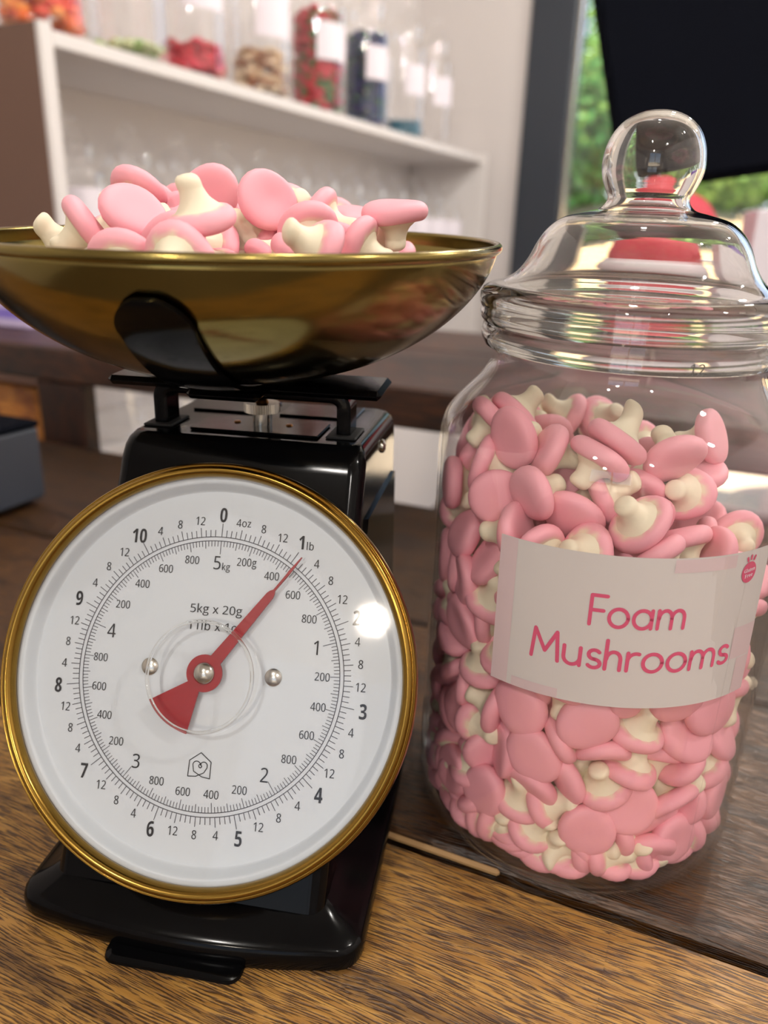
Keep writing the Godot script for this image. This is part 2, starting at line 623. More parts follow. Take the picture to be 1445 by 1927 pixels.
func build_outside() -> void:
	var paving := plain("paving", Color(0.72, 0.66, 0.58), 0.9)
	structure("ground", box_mesh(Vector3(60, 0.1, 60), 0.0, Vector3(0, FLOOR_Y - 0.16, 0)), paving, shop_t, "pale sunlit ground outside the shop", "ground")
	# beige bank outside the window, the hedge grows along its top
	var g := Geo.new()
	var ring := func(x: float) -> PackedVector3Array:
		return PackedVector3Array([Vector3(x, FLOOR_Y - 0.11, -5.6), Vector3(x, FLOOR_Y + 0.5, -6.0), Vector3(x, 0.62, -7.4), Vector3(x, 0.7, -11.0), Vector3(x, FLOOR_Y - 0.11, -11.0)])
	var rings := []
	for k in 13:
		var r: PackedVector3Array = ring.call(-4.0 + k * 1.2)
		for i in r.size():
			r[i] += Vector3(0, 0.05 * sin(k * 2.1 + i * 1.3), 0.12 * sin(k * 1.7 + i))
		rings.append(r)
	g.loft(rings)
	var bank := plain("bank_soil", Color(0.74, 0.64, 0.50), 0.95)
	structure("bank", g.mesh(50.0), bank, shop_t, "pale beige earth bank outside the window", "bank")
	var spots := [
		[-1.05, -7.4, 1.5, 0.6, Color(0.20, 0.46, 0.20)], [-1.0, -8.4, 2.6, 0.75, Color(0.34, 0.56, 0.22)], [-0.95, -7.9, 1.35, 0.28, Color(0.80, 0.38, 0.18)],
		[0.35, -7.6, 0.9, 0.75, Color(0.44, 0.60, 0.26)], [1.0, -8.4, 1.5, 0.9, Color(0.34, 0.54, 0.22)], [2.2, -8.2, 1.6, 1.0, Color(0.36, 0.55, 0.22)]]
	var says := ["dark green leafy bush beside the window frame", "tall light green bush behind the shop window", "small orange leaved bush among green bushes", "low yellow green bush on the beige bank", "broad green bush behind the low yellow green one", "round green bush at the far end of the hedge"]
	var leaf := Geo.new()
	leaf.quad(Vector3(-0.03, 0, 0), Vector3(0, -0.05, 0.01), Vector3(0.03, 0, 0), Vector3(0, 0.06, 0.01))
	var leaf_mesh := leaf.mesh(60.0, 1)
	for i in spots.size():
		var q: Array = spots[i]
		var o := thing("outdoor_bush", says[i], "bush", shop_t * shift(q[0], 0.55, q[1]), "bushes outside the window")
		var stem := Geo.new()
		stem.tube(PackedVector3Array([Vector3(0, -0.05, 0), Vector3(0.03, q[2] * 0.4, 0), Vector3(0, q[2] * 0.8, 0.02)]), [0.05, 0.035, 0.015])
		part(o, "stem", stem.mesh(), M.board_brown)
		var lm := plain("leaf_%d" % i, q[4], 0.5)
		lm.backlight_enabled = true
		lm.backlight = Color(0.5, 0.6, 0.3)
		var mm := MultiMesh.new()
		mm.transform_format = MultiMesh.TRANSFORM_3D
		mm.mesh = leaf_mesh
		mm.instance_count = 2600
		for k in 2600:
			var d := Vector3(rng.randfn(), rng.randfn(), rng.randfn()).normalized() * pow(rng.randf(), 0.45)
			var low: float = 0.62 if i == 2 else 0.5
			var p := Vector3(d.x * q[3], q[2] * low + d.y * q[2] * (1.02 - low), d.z * q[3] * 0.7)
			mm.set_instance_transform(k, Transform3D(Basis.from_euler(Vector3(rng.randf() * TAU, rng.randf() * TAU, rng.randf() * TAU)).scaled(Vector3.ONE * rng.randf_range(0.8, 1.6)), p))
		var f := MultiMeshInstance3D.new()
		f.name = "foliage"
		f.multimesh = mm
		f.material_override = lm
		f.set_meta("kind", "stuff")
		o.add_child(f)
	var pale := plain("pale_wrap", Color(0.88, 0.86, 0.85), 0.7)
	var o := thing("display_table", "white round topped stand outside the shop window", "table", shop_t * shift(0.95, 0.0, -2.85))
	part(o, "table_top", lathe_mesh([Vector2(0, 0.16), Vector2(0.44, 0.16), Vector2(0.45, 0.17), Vector2(0.45, 0.19), Vector2(0.44, 0.2), Vector2(0, 0.2), Vector2(0, 0.16)], 40), pale)
	part(o, "leg", lathe_mesh([Vector2(0, FLOOR_Y - 0.11), Vector2(0.22, FLOOR_Y - 0.11), Vector2(0.22, FLOOR_Y - 0.08), Vector2(0.04, FLOOR_Y - 0.05), Vector2(0.04, 0.159), Vector2(0, 0.159), Vector2(0, FLOOR_Y - 0.11)], 24), pale)


# ---------------------------------------------------------------- counter, table behind it
func build_counter() -> void:
	var oak := wood_texture(11, Color(0.70, 0.535, 0.275), Color(0.56, 0.40, 0.185), Color(0.22, 0.145, 0.08), 0.85)
	var o := thing("shop_counter", "long brown oak plank counter carrying the scale and sweet jar", "counter", counter_t)
	var edges := [[0.07, 0.2565], [0.2625, 0.455], [0.458, 0.695]]
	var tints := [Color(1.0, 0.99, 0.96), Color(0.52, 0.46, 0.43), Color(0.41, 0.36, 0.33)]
	for i in 3:
		var e: Array = edges[i]
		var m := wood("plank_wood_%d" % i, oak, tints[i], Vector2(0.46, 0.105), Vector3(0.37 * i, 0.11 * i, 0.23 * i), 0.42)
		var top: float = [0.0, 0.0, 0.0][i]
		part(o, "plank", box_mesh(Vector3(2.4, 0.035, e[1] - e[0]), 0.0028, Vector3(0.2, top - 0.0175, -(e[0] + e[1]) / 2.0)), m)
	part(o, "worn_edge", box_mesh(Vector3(0.062, 0.0036, 0.0030), 0.0012, Vector3(-0.080, -0.0024, -0.2612)), plain("raw_wood", Color(0.70, 0.56, 0.38), 0.7), Transform3D.IDENTITY, "pale worn plank edge")
	var under := wood("counter_body_wood", oak, Color(1.0, 0.99, 0.96), Vector2(0.9, 0.4), Vector3(0.5, 0.2, 0.1), 0.6)
	part(o, "cabinet_body", box_mesh(Vector3(2.3, -0.0355 - FLOOR_Y, 0.55), 0.003, Vector3(0.2, (-0.0355 + FLOOR_Y) / 2.0, -0.4)), under)

	var t := thing("wooden_display_table", "dark brown plank table standing behind the counter", "table", counter_t)
	var walnut := wood_texture(41, Color(0.40, 0.27, 0.17), Color(0.27, 0.17, 0.10), Color(0.09, 0.055, 0.035), 0.6, 1024, 512)
	var k := 0
	for e in [[0.705, 0.978, Color(0.74, 0.63, 0.55)], [0.981, 1.21, Color(0.88, 0.78, 0.70)]]:
		var m := wood("table_wood_%d" % k, walnut, e[2], Vector2(0.9, 0.3), Vector3(0.21 * k, 0.4 * k, 0.33 * k), 0.5)
		part(t, "plank", box_mesh(Vector3(2.05, 0.043, e[1] - e[0]), 0.003, Vector3(-0.125, 0.0975, -(e[0] + e[1]) / 2.0)), m)
		k += 1
	var lm := wood("leg_wood", walnut, Color(0.62, 0.5, 0.45), Vector2(0.3, 0.9), Vector3(0.2, 0.1, 0.6), 0.5)
	for q in [[-0.751, 0.72], [-0.65, 1.165], [0.84, 0.72], [0.84, 1.165]]:
		part(t, "leg", box_mesh(Vector3(0.078, 0.0755 - FLOOR_Y, 0.024), 0.003, Vector3(q[0], (0.0755 + FLOOR_Y) / 2.0, -q[1])), lm)

	# what stands on the counter and the table at the left
	var b := thing("cash_box", "dark navy metal box standing on the counter behind the dial", "box", counter_t * shift(-0.715, 0.0, -0.425))
	part(b, "body", box_mesh(Vector3(0.258, 0.072, 0.196), 0.003, Vector3(0, 0.042, 0)), M.navy_box)
	part(b, "lid", box_mesh(Vector3(0.26, 0.006, 0.198), 0.002, Vector3(0, 0.081, 0)), M.screen_black)
	for x in [-0.1, 0.1]:
		for z in [-0.07, 0.07]:
			part(b, "foot", box_mesh(Vector3(0.03, 0.006, 0.03), 0.001, Vector3(x, 0.003, z)), M.rubber)
	var pine := wood_texture(71, Color(0.86, 0.58, 0.24), Color(0.76, 0.47, 0.16), Color(0.42, 0.2, 0.07), 0.25, 512, 256)
	var pm := wood("pine", pine, Color(1, 1, 1), Vector2(0.35, 0.2), Vector3.ZERO, 0.45)
	var c := thing("pine_board", "bright orange pine board standing under the dark table", "board", counter_t * shift(-1.045, FLOOR_Y, -0.80))
	part(c, "board", box_mesh(Vector3(0.32, 0.96, 0.022), 0.002, Vector3(0, 0.48, 0)), pm)
	part(c, "rail", box_mesh(Vector3(0.32, 0.06, 0.018), 0.002, Vector3(0, 0.4, -0.0205)), pm)
	# carton with a purple and pink print
	var im := Image.create(128, 128, false, Image.FORMAT_RGB8)
	im.fill(Color(0.80, 0.74, 0.88))
	im.fill_rect(Rect2i(0, 0, 128, 34), Color(0.42, 0.25, 0.62))
	im.fill_rect(Rect2i(84, 34, 30, 30), Color(0.80, 0.16, 0.48))
	im.fill_rect(Rect2i(8, 40, 64, 20), Color(0.47, 0.30, 0.68))
	im.fill_rect(Rect2i(4, 74, 118, 12), Color(0.60, 0.52, 0.82))
	im.fill_rect(Rect2i(10, 98, 100, 16), Color(0.52, 0.45, 0.80))
	var print_ := plain("carton_print", Color.WHITE, 0.6)
	print_.albedo_texture = ImageTexture.create_from_image(im)
	print_.uv1_triplanar = true
	print_.uv1_scale = Vector3(1 / 0.16, 1 / 0.115, 1 / 0.16)
	var p := thing("printed_carton", "small lilac carton with purple and pink print on the dark table", "carton", counter_t * shift(-0.99, 0.119, -0.85))
	part(p, "body", box_mesh(Vector3(0.16, 0.115, 0.07), 0.002, Vector3(0, 0.0575, 0)), print_)
	part(p, "flap", box_mesh(Vector3(0.158, 0.003, 0.068), 0.001, Vector3(0, 0.1165, 0)), M.label_white)

	# tilted dark screen in front of the window, on a stand outside the frame
	var u := Vector3(-0.176, 0.922, -0.335).normalized()
	var r := Vector3(0.966, 0.252, -0.092)
	r = (r - u * r.dot(u)).normalized()
	var basis_ := Basis(r, u, r.cross(u))
	var s := thing("till_screen", "plain black flat screen hanging tilted before the shop window", "screen", Transform3D(basis_, Vector3(0.305, 0.332, -1.09)))
	part(s, "panel", box_mesh(Vector3(0.52, 0.36, 0.028), 0.006, Vector3(0.26, 0.18, -0.014)), M.screen_black)
	part(s, "rear_cover", box_mesh(Vector3(0.3, 0.2, 0.03), 0.01, Vector3(0.30, 0.18, -0.043)), M.screen_black)
	var foot := s.transform.affine_inverse() * (counter_t * Vector3(0.28, 0.1195, -1.12))
	var arm := Geo.new()
	arm.tube(PackedVector3Array([Vector3(0.40, 0.18, -0.05), Vector3(0.43, 0.12, -0.06), foot + s.transform.basis.inverse() * Vector3(0, 0.12, 0), foot]), [0.014], 12)
	part(s, "stand_arm", arm.mesh(60.0), M.screen_black)
	var plate := Geo.new()
	plate.lathe(PackedVector2Array([Vector2(0, 0), Vector2(0.07, 0), Vector2(0.07, 0.008), Vector2(0.06, 0.012), Vector2(0, 0.012), Vector2(0, 0)]), 32)
	part(s, "stand_foot", plate.mesh(), M.screen_black, Transform3D(s.transform.basis.inverse(), foot))


# ---------------------------------------------------------------- sweet jars
const NECK := 0.0545

func jar_wall() -> Array:
	var outer := [Vector2(0.0, 0.0045), Vector2(0.04, 0.004), Vector2(0.056, 0.0025), Vector2(0.062, 0.0), Vector2(0.0675, 0.0008), Vector2(0.0715, 0.0042), Vector2(0.0738, 0.0095), Vector2(0.0745, 0.017)]
	outer = smooth_line(outer, 3)
	outer.append(Vector2(0.0745, 0.09))
	var top := smooth_line([Vector2(0.0745, 0.174), Vector2(0.0741, 0.1835), Vector2(0.0722, 0.1905), Vector2(0.0690, 0.1955), Vector2(0.0651, 0.2), Vector2(0.0598, 0.2056), Vector2(0.0563, 0.2105), Vector2(NECK, 0.2145), Vector2(NECK, 0.219)], 3)
	outer.append_array(top)
	return outer


func jar_body_mesh(segs: int) -> ArrayMesh:
	var outer := jar_wall()
	outer.append_array([Vector2(0.0552, 0.2205), Vector2(0.0552, 0.2225), Vector2(0.0542, 0.2235), Vector2(0.0542, 0.236), Vector2(0.0528, 0.236)])
	var inner := []
	for i in range(jar_wall().size() - 1, -1, -1):
		var q: Vector2 = outer[i]
		inner.append(Vector2(maxf(q.x - 0.0013, 0.0), q.y + (0.0013 if i < 20 else 0.0)))
	var all := outer.duplicate()
	all.append_array(inner)
	all.append(outer[0])
	return lathe_mesh(all, segs, 30.0)


func lid_line() -> Array:
	var skirt := [
		Vector2(0.0570, 0.2200), Vector2(0.0578, 0.2206), Vector2(0.0592, 0.2235), Vector2(0.0596, 0.2262), Vector2(0.0590, 0.2284), Vector2(0.0588, 0.2296), Vector2(0.0600, 0.2310), Vector2(0.0606, 0.2335),
		Vector2(0.0602, 0.2352), Vector2(0.0608, 0.2366), Vector2(0.0613, 0.2390), Vector2(0.0610, 0.2412), Vector2(0.0598, 0.2430), Vector2(0.0575, 0.2442)]
	var dome := smooth_line([
		Vector2(0.0575, 0.2442), Vector2(0.0520, 0.2456), Vector2(0.0470, 0.2488), Vector2(0.0430, 0.2542), Vector2(0.0400, 0.2605), Vector2(0.0365, 0.2655), Vector2(0.0310, 0.2697), Vector2(0.0235, 0.2719),
		Vector2(0.0182, 0.2732), Vector2(0.0158, 0.2752), Vector2(0.0151, 0.2775), Vector2(0.0163, 0.2800), Vector2(0.0181, 0.2845), Vector2(0.0188, 0.2890), Vector2(0.0180, 0.2950), Vector2(0.0155, 0.3005),
		Vector2(0.0115, 0.3045), Vector2(0.0060, 0.3070), Vector2(0.0, 0.3077)], 4)
	skirt.pop_back()
	skirt.append_array(dome)
	return skirt


# moulded lid with a hollow dome and knob: outside, then the inside 2 mm within it
func lid_mesh(segs: int) -> ArrayMesh:
	var outer := lid_line()
	var inner := []
	for i in range(outer.size() - 1, -1, -1):
		var p: Vector2 = outer[i]
		var a: Vector2 = outer[maxi(i - 1, 0)]
		var b: Vector2 = outer[mini(i + 1, outer.size() - 1)]
		var d := (b - a).normalized()
		var q := p + Vector2(-d.y, d.x) * 0.0019
		if i == outer.size() - 1:
			q = Vector2(0, p.y - 0.0019)
		if i < 14:
			q = Vector2(0.0556, p.y)
		inner.append(Vector2(maxf(q.x, 0.0), q.y))
	var all := outer.duplicate()
	all.append_array(inner)
	all.append(outer[0])
	return lathe_mesh(all, segs, 40.0)


func band(radius: float, y0: float, y1: float, a0: float, a1: float, n := 24) -> Geo:
	var g := Geo.new()
	g.lathe(PackedVector2Array([Vector2(radius, y0), Vector2(radius, (y0 + y1) / 2.0), Vector2(radius, y1)]), n, a0, a1)
	g.uv.clear()
	return g


func round_jar(g: Geo, radius: float, angle: float, height: float) -> Geo:
	var out := Geo.new()
	for p in g.v:
		var a := angle + p.x / radius
		out.v.append(Vector3(radius * sin(a), height + p.y, radius * cos(a)))
	return out


func arc(cx: float, cy: float, rx: float, ry: float, from: float, to: float, n := 14) -> PackedVector2Array:
	var out := PackedVector2Array()
	for k in n + 1:
		var a := deg_to_rad(lerpf(from, to, float(k) / n))
		out.append(Vector2(cx + rx * cos(a), cy + ry * sin(a)))
	return out


# round single-line letters of the label: [advance, strokes], capital height 1
func letter(ch: String) -> Array:
	var bow := arc(0.24, 0.36, 0.22, 0.26, 180, 0)
	bow.append(Vector2(0.46, 0.0))
	match ch:
		"F": return [0.62, [PackedVector2Array([Vector2(0, 0), Vector2(0, 1), Vector2(0.5, 1)]), PackedVector2Array([Vector2(0, 0.5), Vector2(0.42, 0.5)])]]
		"M": return [1.06, [PackedVector2Array([Vector2(0, 0), Vector2(0.08, 1), Vector2(0.44, 0.28), Vector2(0.8, 1), Vector2(0.88, 0)])]]
		"o": return [0.80, [arc(0.31, 0.3, 0.31, 0.31, 0, 360, 24)]]
		"a": return [0.82, [arc(0.3, 0.3, 0.3, 0.31, 0, 360, 24), PackedVector2Array([Vector2(0.6, 0), Vector2(0.6, 0.61)])]]
		"m":
			var second := arc(0.68, 0.36, 0.22, 0.26, 180, 0)
			second.append(Vector2(0.9, 0.0))
			return [1.10, [PackedVector2Array([Vector2(0, 0), Vector2(0, 0.62)]), bow, second, PackedVector2Array([Vector2(0.02, 0.36), Vector2(0, 0.3)])]]
		"u":
			var cup := PackedVector2Array([Vector2(0, 0.62)])
			cup.append_array(arc(0.26, 0.26, 0.26, 0.26, 180, 360))
			cup.append(Vector2(0.52, 0.62))
			return [0.74, [cup, PackedVector2Array([Vector2(0.52, 0.3), Vector2(0.52, 0)])]]
		"s":
			var s := arc(0.22, 0.46, 0.18, 0.16, 35, 270, 12)
			s.append_array(arc(0.22, 0.15, 0.2, 0.15, 90, -150, 12))
			return [0.58, [s]]
		"h": return [0.68, [PackedVector2Array([Vector2(0, 0), Vector2(0, 1)]), bow]]
		"r": return [0.50, [PackedVector2Array([Vector2(0, 0), Vector2(0, 0.62)]), arc(0.26, 0.34, 0.26, 0.27, 180, 70, 10)]]
	return [0.5, []]


func write_round(words: String, cap: float, width: float) -> Geo:
	var x := 0.0
	var g := Geo.new()
	for ch in words:
		var l := letter(ch)
		for line in l[1]:
			var q := PackedVector2Array()
			for p in line:
				q.append(Vector2(p.x + x, p.y))
			g.stroke(q, 0.125)
		x += l[0]
	x -= 0.2
	var out := Geo.new()
	out.add(g, Transform3D(Basis.from_scale(Vector3(width / x, cap, 1)), Vector3(-width / 2.0, 0, 0)))
	return out


func build_main_jar() -> void:
	var o := thing("sweet_jar", "large clear round jar full of foam mushrooms beside the kitchen scale", "jar", Transform3D(Basis.IDENTITY, JAR_AT))
	part(o, "body", jar_body_mesh(96), M.jar_plastic)
	var lid := part(o, "lid", lid_mesh(96), M.lid_plastic, Transform3D(Basis(Vector3.RIGHT, 0.03), Vector3.ZERO), "clear domed lid with ball knob")
	lid.position = Vector3(0, 0.0, 0) + (Vector3(0, 0.228, 0) - lid.basis * Vector3(0, 0.228, 0))
	# upright seam of the moulded jar
	part(o, "mould_seam", band(0.0747, 0.012, 0.176, deg_to_rad(27.2), deg_to_rad(27.7), 1).mesh(60.0, 1), M.jar_plastic)
	part(o, "moulded_number", round_jar(text_geo("12", 0.0036, false, 1.1), 0.0555, deg_to_rad(8.0), 0.2214).mesh(60.0, 1), M.mould_mark)
	var R := 0.0750
	var tilt := Transform3D(Basis(Vector3.BACK, 0.012), Vector3.ZERO)
	var paper := Geo.new()
	var a0 := deg_to_rad(-43.0)
	var a1 := deg_to_rad(38.0)
	paper.add(band(R, 0.0983, 0.1590, a0, a1, 40), Transform3D.IDENTITY)
	var back := band(R - 0.0002, 0.0983, 0.1590, a0, a1, 40)
	for i in range(0, back.v.size(), 3):
		paper.tri(back.v[i], back.v[i + 2], back.v[i + 1])
	var label := part(o, "paper_label", paper.mesh(60.0, 1), M.label_paper, tilt, "off white paper label with pink lettering")
	part(label, "printed_words", round_jar(write_round("Foam", 0.0116, 0.0335), R + 0.0002, deg_to_rad(-2.8), 0.1318).mesh(60.0, 1), M.label_ink)
	part(label, "printed_words", round_jar(write_round("Mushrooms", 0.0118, 0.0755), R + 0.0002, deg_to_rad(-1.8), 0.1142).mesh(60.0, 1), M.label_ink)
	# blotted pink margins of the print
	for q in [[-43.0, -37.5, 0.0985, 0.1588], [28.5, 38.0, 0.1145, 0.128], [5.0, 24.0, 0.1535, 0.1585], [-36.0, -22.0, 0.0985, 0.1025], [32.0, 38.0, 0.0985, 0.114]]:
		part(label, "pink_margin", band(R + 0.0001, q[2], q[3], deg_to_rad(q[0]), deg_to_rad(q[1]), 8).mesh(60.0, 1), M.label_wash)
	var disc := Geo.new()
	var badge := PackedVector2Array(arc(0, 0, 0.0038, 0.0042, 0, 360, 28))
	for k in badge.size() - 1:
		disc.tri(Vector3.ZERO, Vector3(badge[k].x, badge[k].y, 0), Vector3(badge[k + 1].x, badge[k + 1].y, 0))
	for q in [[-0.0015, 0.0052], [0.0, 0.0058], [0.0016, 0.0054]]:
		disc.stroke(PackedVector2Array([Vector2(q[0], q[1] - 0.0006), Vector2(q[0] * 1.3, q[1] + 0.0006)]), 0.0010)
	part(label, "badge", round_jar(disc, R + 0.0002, deg_to_rad(29.6), 0.1505).mesh(60.0, 1), M.label_ink)
	var words := Geo.new()
	words.add(text_geo("Gluten", 0.00135, true, 0.92, true), Transform3D(Basis(Vector3.BACK, 0.1), Vector3(0, 0.0009, 0)))
	words.add(text_geo("Free", 0.00135, true, 1.0, true), Transform3D(Basis(Vector3.BACK, 0.1), Vector3(0, -0.0013, 0)))
	part(label, "badge_words", round_jar(words, R + 0.0003, deg_to_rad(29.6), 0.1505).mesh(60.0, 1), M.label_white)


# ---------------------------------------------------------------- foam mushrooms
var caps := []
var stems := []

func make_mushrooms() -> void:
	var pink := Color(0.93, 0.65, 0.695).srgb_to_linear()
	var cream := Color(0.915, 0.85, 0.735).srgb_to_linear()
	for n in 7:
		rng.seed = 900 + n
		var e2 := rng.randf_range(0.0, 0.09)
		var p2 := rng.randf() * TAU
		var e3 := rng.randf_range(0.0, 0.04)
		var p3 := rng.randf() * TAU
		var fold := rng.randf_range(-9.0, 11.0)
		var fold_dir := rng.randf() * TAU
		var dent := rng.randf_range(-0.0009, 0.0008)
		var bend := rng.randf_range(-22.0, 22.0)
		var g := Geo.new()
		g.lathe(PackedVector2Array(smooth_line([
			Vector2(0, -0.0042), Vector2(0.0055, -0.0043), Vector2(0.0090, -0.0041), Vector2(0.0115, -0.0033), Vector2(0.0130, -0.0015), Vector2(0.0134, 0.0006),
			Vector2(0.0127, 0.0026), Vector2(0.0105, 0.0040), Vector2(0.0062, 0.0045), Vector2(0, 0.0044)], 2)), 24)
		g.uv.clear()
		for i in g.v.size():
			var p := g.v[i]
			var rr := Vector2(p.x, p.z).length()
			var a := atan2(p.x, p.z)
			var under := p.y < -0.0012
			var s := 1.0 + e2 * sin(2.0 * a + p2) + e3 * sin(3.0 * a + p3)
			var x := Vector2(sin(fold_dir), cos(fold_dir)).dot(Vector2(p.x, p.z))
			var q := Vector3(p.x * s, p.y - fold * x * x + (dent * exp(-pow(rr / 0.006, 2.0)) if p.y > 0.0 else 0.0), p.z * s)
			g.v[i] = q
			var rag := 0.0006 * sin(9.0 * a + p3) + 0.0005 * sin(15.0 * a + p2)
			var t := smoothstep(0.0080, 0.0110, rr + rag) if under else 1.0
			g.c.append(cream.lerp(pink, t))
		caps.append(g.mesh(70.0))
		var st := Geo.new()
		var len := rng.randf_range(0.9, 1.1)
		st.lathe(PackedVector2Array(smooth_line([
			Vector2(0, -0.0171 * len), Vector2(0.0028, -0.0168 * len), Vector2(0.0044, -0.0153 * len), Vector2(0.0047, -0.0132 * len), Vector2(0.0046, -0.0110), Vector2(0.0053, -0.0084),
			Vector2(0.0064, -0.0064), Vector2(0.0082, -0.0046), Vector2(0.0084, -0.0038), Vector2(0, -0.0035)], 2)), 18)
		st.uv.clear()
		for i in st.v.size():
			var p := st.v[i]
			var d := minf(p.y + 0.005, 0.0)
			var x := Vector2(sin(fold_dir), cos(fold_dir)).dot(Vector2(p.x, p.z))
			st.v[i] = p + Vector3(bend * d * d, (-fold * x * x) if p.y > -0.006 else 0.0, 0.4 * bend * d * d)
		stems.append(st.mesh(70.0))


const BALLS := 9
const SIZE := 0.9
var ball_at := PackedVector3Array()
var ball_r := PackedFloat32Array()

func bowl_y(r: float) -> float:
	return -0.0535 * pow(maxf(1.0 - pow(minf(r / 0.1024, 1.0), 2.2), 0.0), 0.62)


func jar_room(y: float) -> float:
	if y < 0.02:
		return 0.0720 - 0.008 * pow((0.02 - y) / 0.02, 2.0)
	if y < 0.175:
		return 0.0720
	if y < 0.213:
		return lerpf(0.0720, 0.0530, smoothstep(0.172, 0.213, y))
	return 0.0525


# settles mushrooms against each other and their vessel: every one is a rigid set of nine balls
func settle(n: int, in_jar: bool, pull: Vector3, inward: float, steps: int) -> Array:
	if ball_at.is_empty():
		for k in 6:
			ball_at.append(Vector3(sin(TAU * k / 6.0) * 0.0086, 0.0, cos(TAU * k / 6.0) * 0.0086))
			ball_r.append(0.0046)
		ball_at.append(Vector3(0, 0.0, 0)); ball_r.append(0.0044)
		ball_at.append(Vector3(0, -0.0085, 0)); ball_r.append(0.0053)
		ball_at.append(Vector3(0, -0.0138, 0)); ball_r.append(0.0047)
		for k in BALLS:
			ball_at[k] *= SIZE
			ball_r[k] *= SIZE
	var near := SIZE * SIZE
	var pos := PackedVector3Array()
	var rot: Array[Quaternion] = []
	for i in n:
		var a := rng.randf() * TAU
		if in_jar:
			var r := sqrt(rng.randf_range(0.40, 1.0)) * 0.062
			pos.append(Vector3(r * sin(a), 0.012 + 0.235 * (i + 0.5) / n, r * cos(a)))
		else:
			var r := sqrt(rng.randf()) * 0.075
			pos.append(Vector3(r * sin(a), -0.030 + 0.13 * (i + 0.5) / n, r * cos(a)))
		var up := Vector3(sin(a), rng.randfn() * 0.3, cos(a)) if in_jar and rng.randf() < 0.28 else Vector3(rng.randfn(), rng.randfn() + (0.0 if in_jar else 0.7), rng.randfn())
		rot.append(Quaternion(Vector3.UP, (up + Vector3(rng.randfn(), rng.randfn(), rng.randfn()) * 0.25).normalized()) * Quaternion(Vector3.UP, rng.randf() * TAU))
	var w := PackedVector3Array()
	w.resize(n * BALLS)
	var move := PackedVector3Array()
	var turn := PackedVector3Array()
	var hits := PackedInt32Array()
	move.resize(n)
	turn.resize(n)
	hits.resize(n)
	var pairs := PackedInt32Array()
	for step in steps:
		var fade := clampf(1.0 - float(step) / (0.72 * steps), 0.0, 1.0)
		var g := pull * (0.0011 * fade)
		for i in n:
			var p := pos[i] + g
			if inward > 0.0:
				p -= Vector3(p.x, 0, p.z) * (inward * fade)
			pos[i] = p
			move[i] = Vector3.ZERO
			turn[i] = Vector3.ZERO
			hits[i] = 0
			var b := Basis(rot[i])
			for k in BALLS:
				w[i * BALLS + k] = p + b * ball_at[k]
		if step % 4 == 0 and step < steps - 10:
			pairs.clear()
			for i in n:
				for j in range(i + 1, n):
					if pos[i].distance_squared_to(pos[j]) < 0.0013 * near:
						pairs.append(i)
						pairs.append(j)
		if step >= steps - 10:
			pairs.clear()
		for q in range(0, pairs.size(), 2):
			var i := pairs[q]
			var j := pairs[q + 1]
			var pi := pos[i]
			var pj := pos[j]
			if pi.distance_squared_to(pj) > 0.00120 * near:
				continue
			for k in BALLS:
				var a := w[i * BALLS + k]
				if a.distance_squared_to(pj) > 0.00049 * near:
					continue
				for l in BALLS:
					var d := a - w[j * BALLS + l]
					var reach := ball_r[k] + ball_r[l]
					var s := d.length_squared()
					if s < reach * reach and s > 1e-12:
						s = sqrt(s)
						var push := d * ((reach - s) * 0.5 / s)
						move[i] += push
						move[j] -= push
						turn[i] += (a - pi).cross(push)
						turn[j] -= (w[j * BALLS + l] - pj).cross(push)
						hits[i] += 1
						hits[j] += 1
		for i in n:
			var p := pos[i]
			for k in BALLS:
				var a := w[i * BALLS + k]
				var push := Vector3.ZERO
				var r := Vector2(a.x, a.z).length()
				if in_jar:
					var free := jar_room(a.y) - ball_r[k]
					if r > free:
						push += Vector3(-a.x, 0, -a.z) * ((r - free) / r)
					var ground := 0.0062 + ball_r[k]
					if a.y < ground:
						push.y += ground - a.y
					if a.y < 0.118 and r < 0.043:
						push += Vector3(a.x, 0, a.z).normalized() * (0.043 - r)
				else:
					if r > 0.094:
						push -= Vector3(a.x, 0, a.z) * ((r - 0.094) / r)
						r = 0.094
					var yb := maxf(bowl_y(r), -0.030 - r * r * 7.0)
					var slope := (bowl_y(r + 0.0005) - bowl_y(maxf(r - 0.0005, 0.0))) / 0.001
					var inv := 1.0 / sqrt(1.0 + slope * slope)
					var gap := (a.y - yb) * inv - ball_r[k] - 0.0022
					if gap < 0.0:
						var out := Vector3(a.x, 0, a.z) / maxf(r, 1e-6)
						push += (Vector3.UP - out * slope) * (inv * -gap)
				if push != Vector3.ZERO:
					move[i] += push
					turn[i] += (a - p).cross(push)
					hits[i] += 1
			if hits[i] > 0:
				var share := 1.4 / maxf(1.0, hits[i] * 0.7)
				pos[i] = p + (move[i] * share).limit_length(0.004)
				var ang := (turn[i] * (share / (0.00009 * near))).limit_length(0.25)
				if ang.length() > 1e-6:
					rot[i] = (Quaternion(ang.normalized(), ang.length()) * rot[i]).normalized()
	var out := []
	for i in n:
		out.append(Transform3D(Basis(rot[i]).scaled(Vector3.ONE * SIZE), pos[i]))
	return out


# leaves out those buried so deep that nothing shows of them
func in_sight(list: Array, in_jar: bool) -> Array:
	var out := []
	for t in list:
		var p: Vector3 = t.origin
		var r := Vector2(p.x, p.z).length()
		var buried := 0
		for u in list:
			var d: Vector3 = u.origin - p
			if d.y > 0.007 and d.y < 0.06 and Vector2(d.x, d.z).length() < 0.012:
				buried += 1
		if in_jar:
			var away := absf(angle_difference(atan2(p.x, p.z), deg_to_rad(-17.0)))
			if buried < (3 if away < deg_to_rad(60.0) and r > 0.02 else 2) or (r > 0.050 and away < deg_to_rad(92.0)):
				out.append(t)
		elif buried < 2 or r > 0.086:
			out.append(t)
	return out


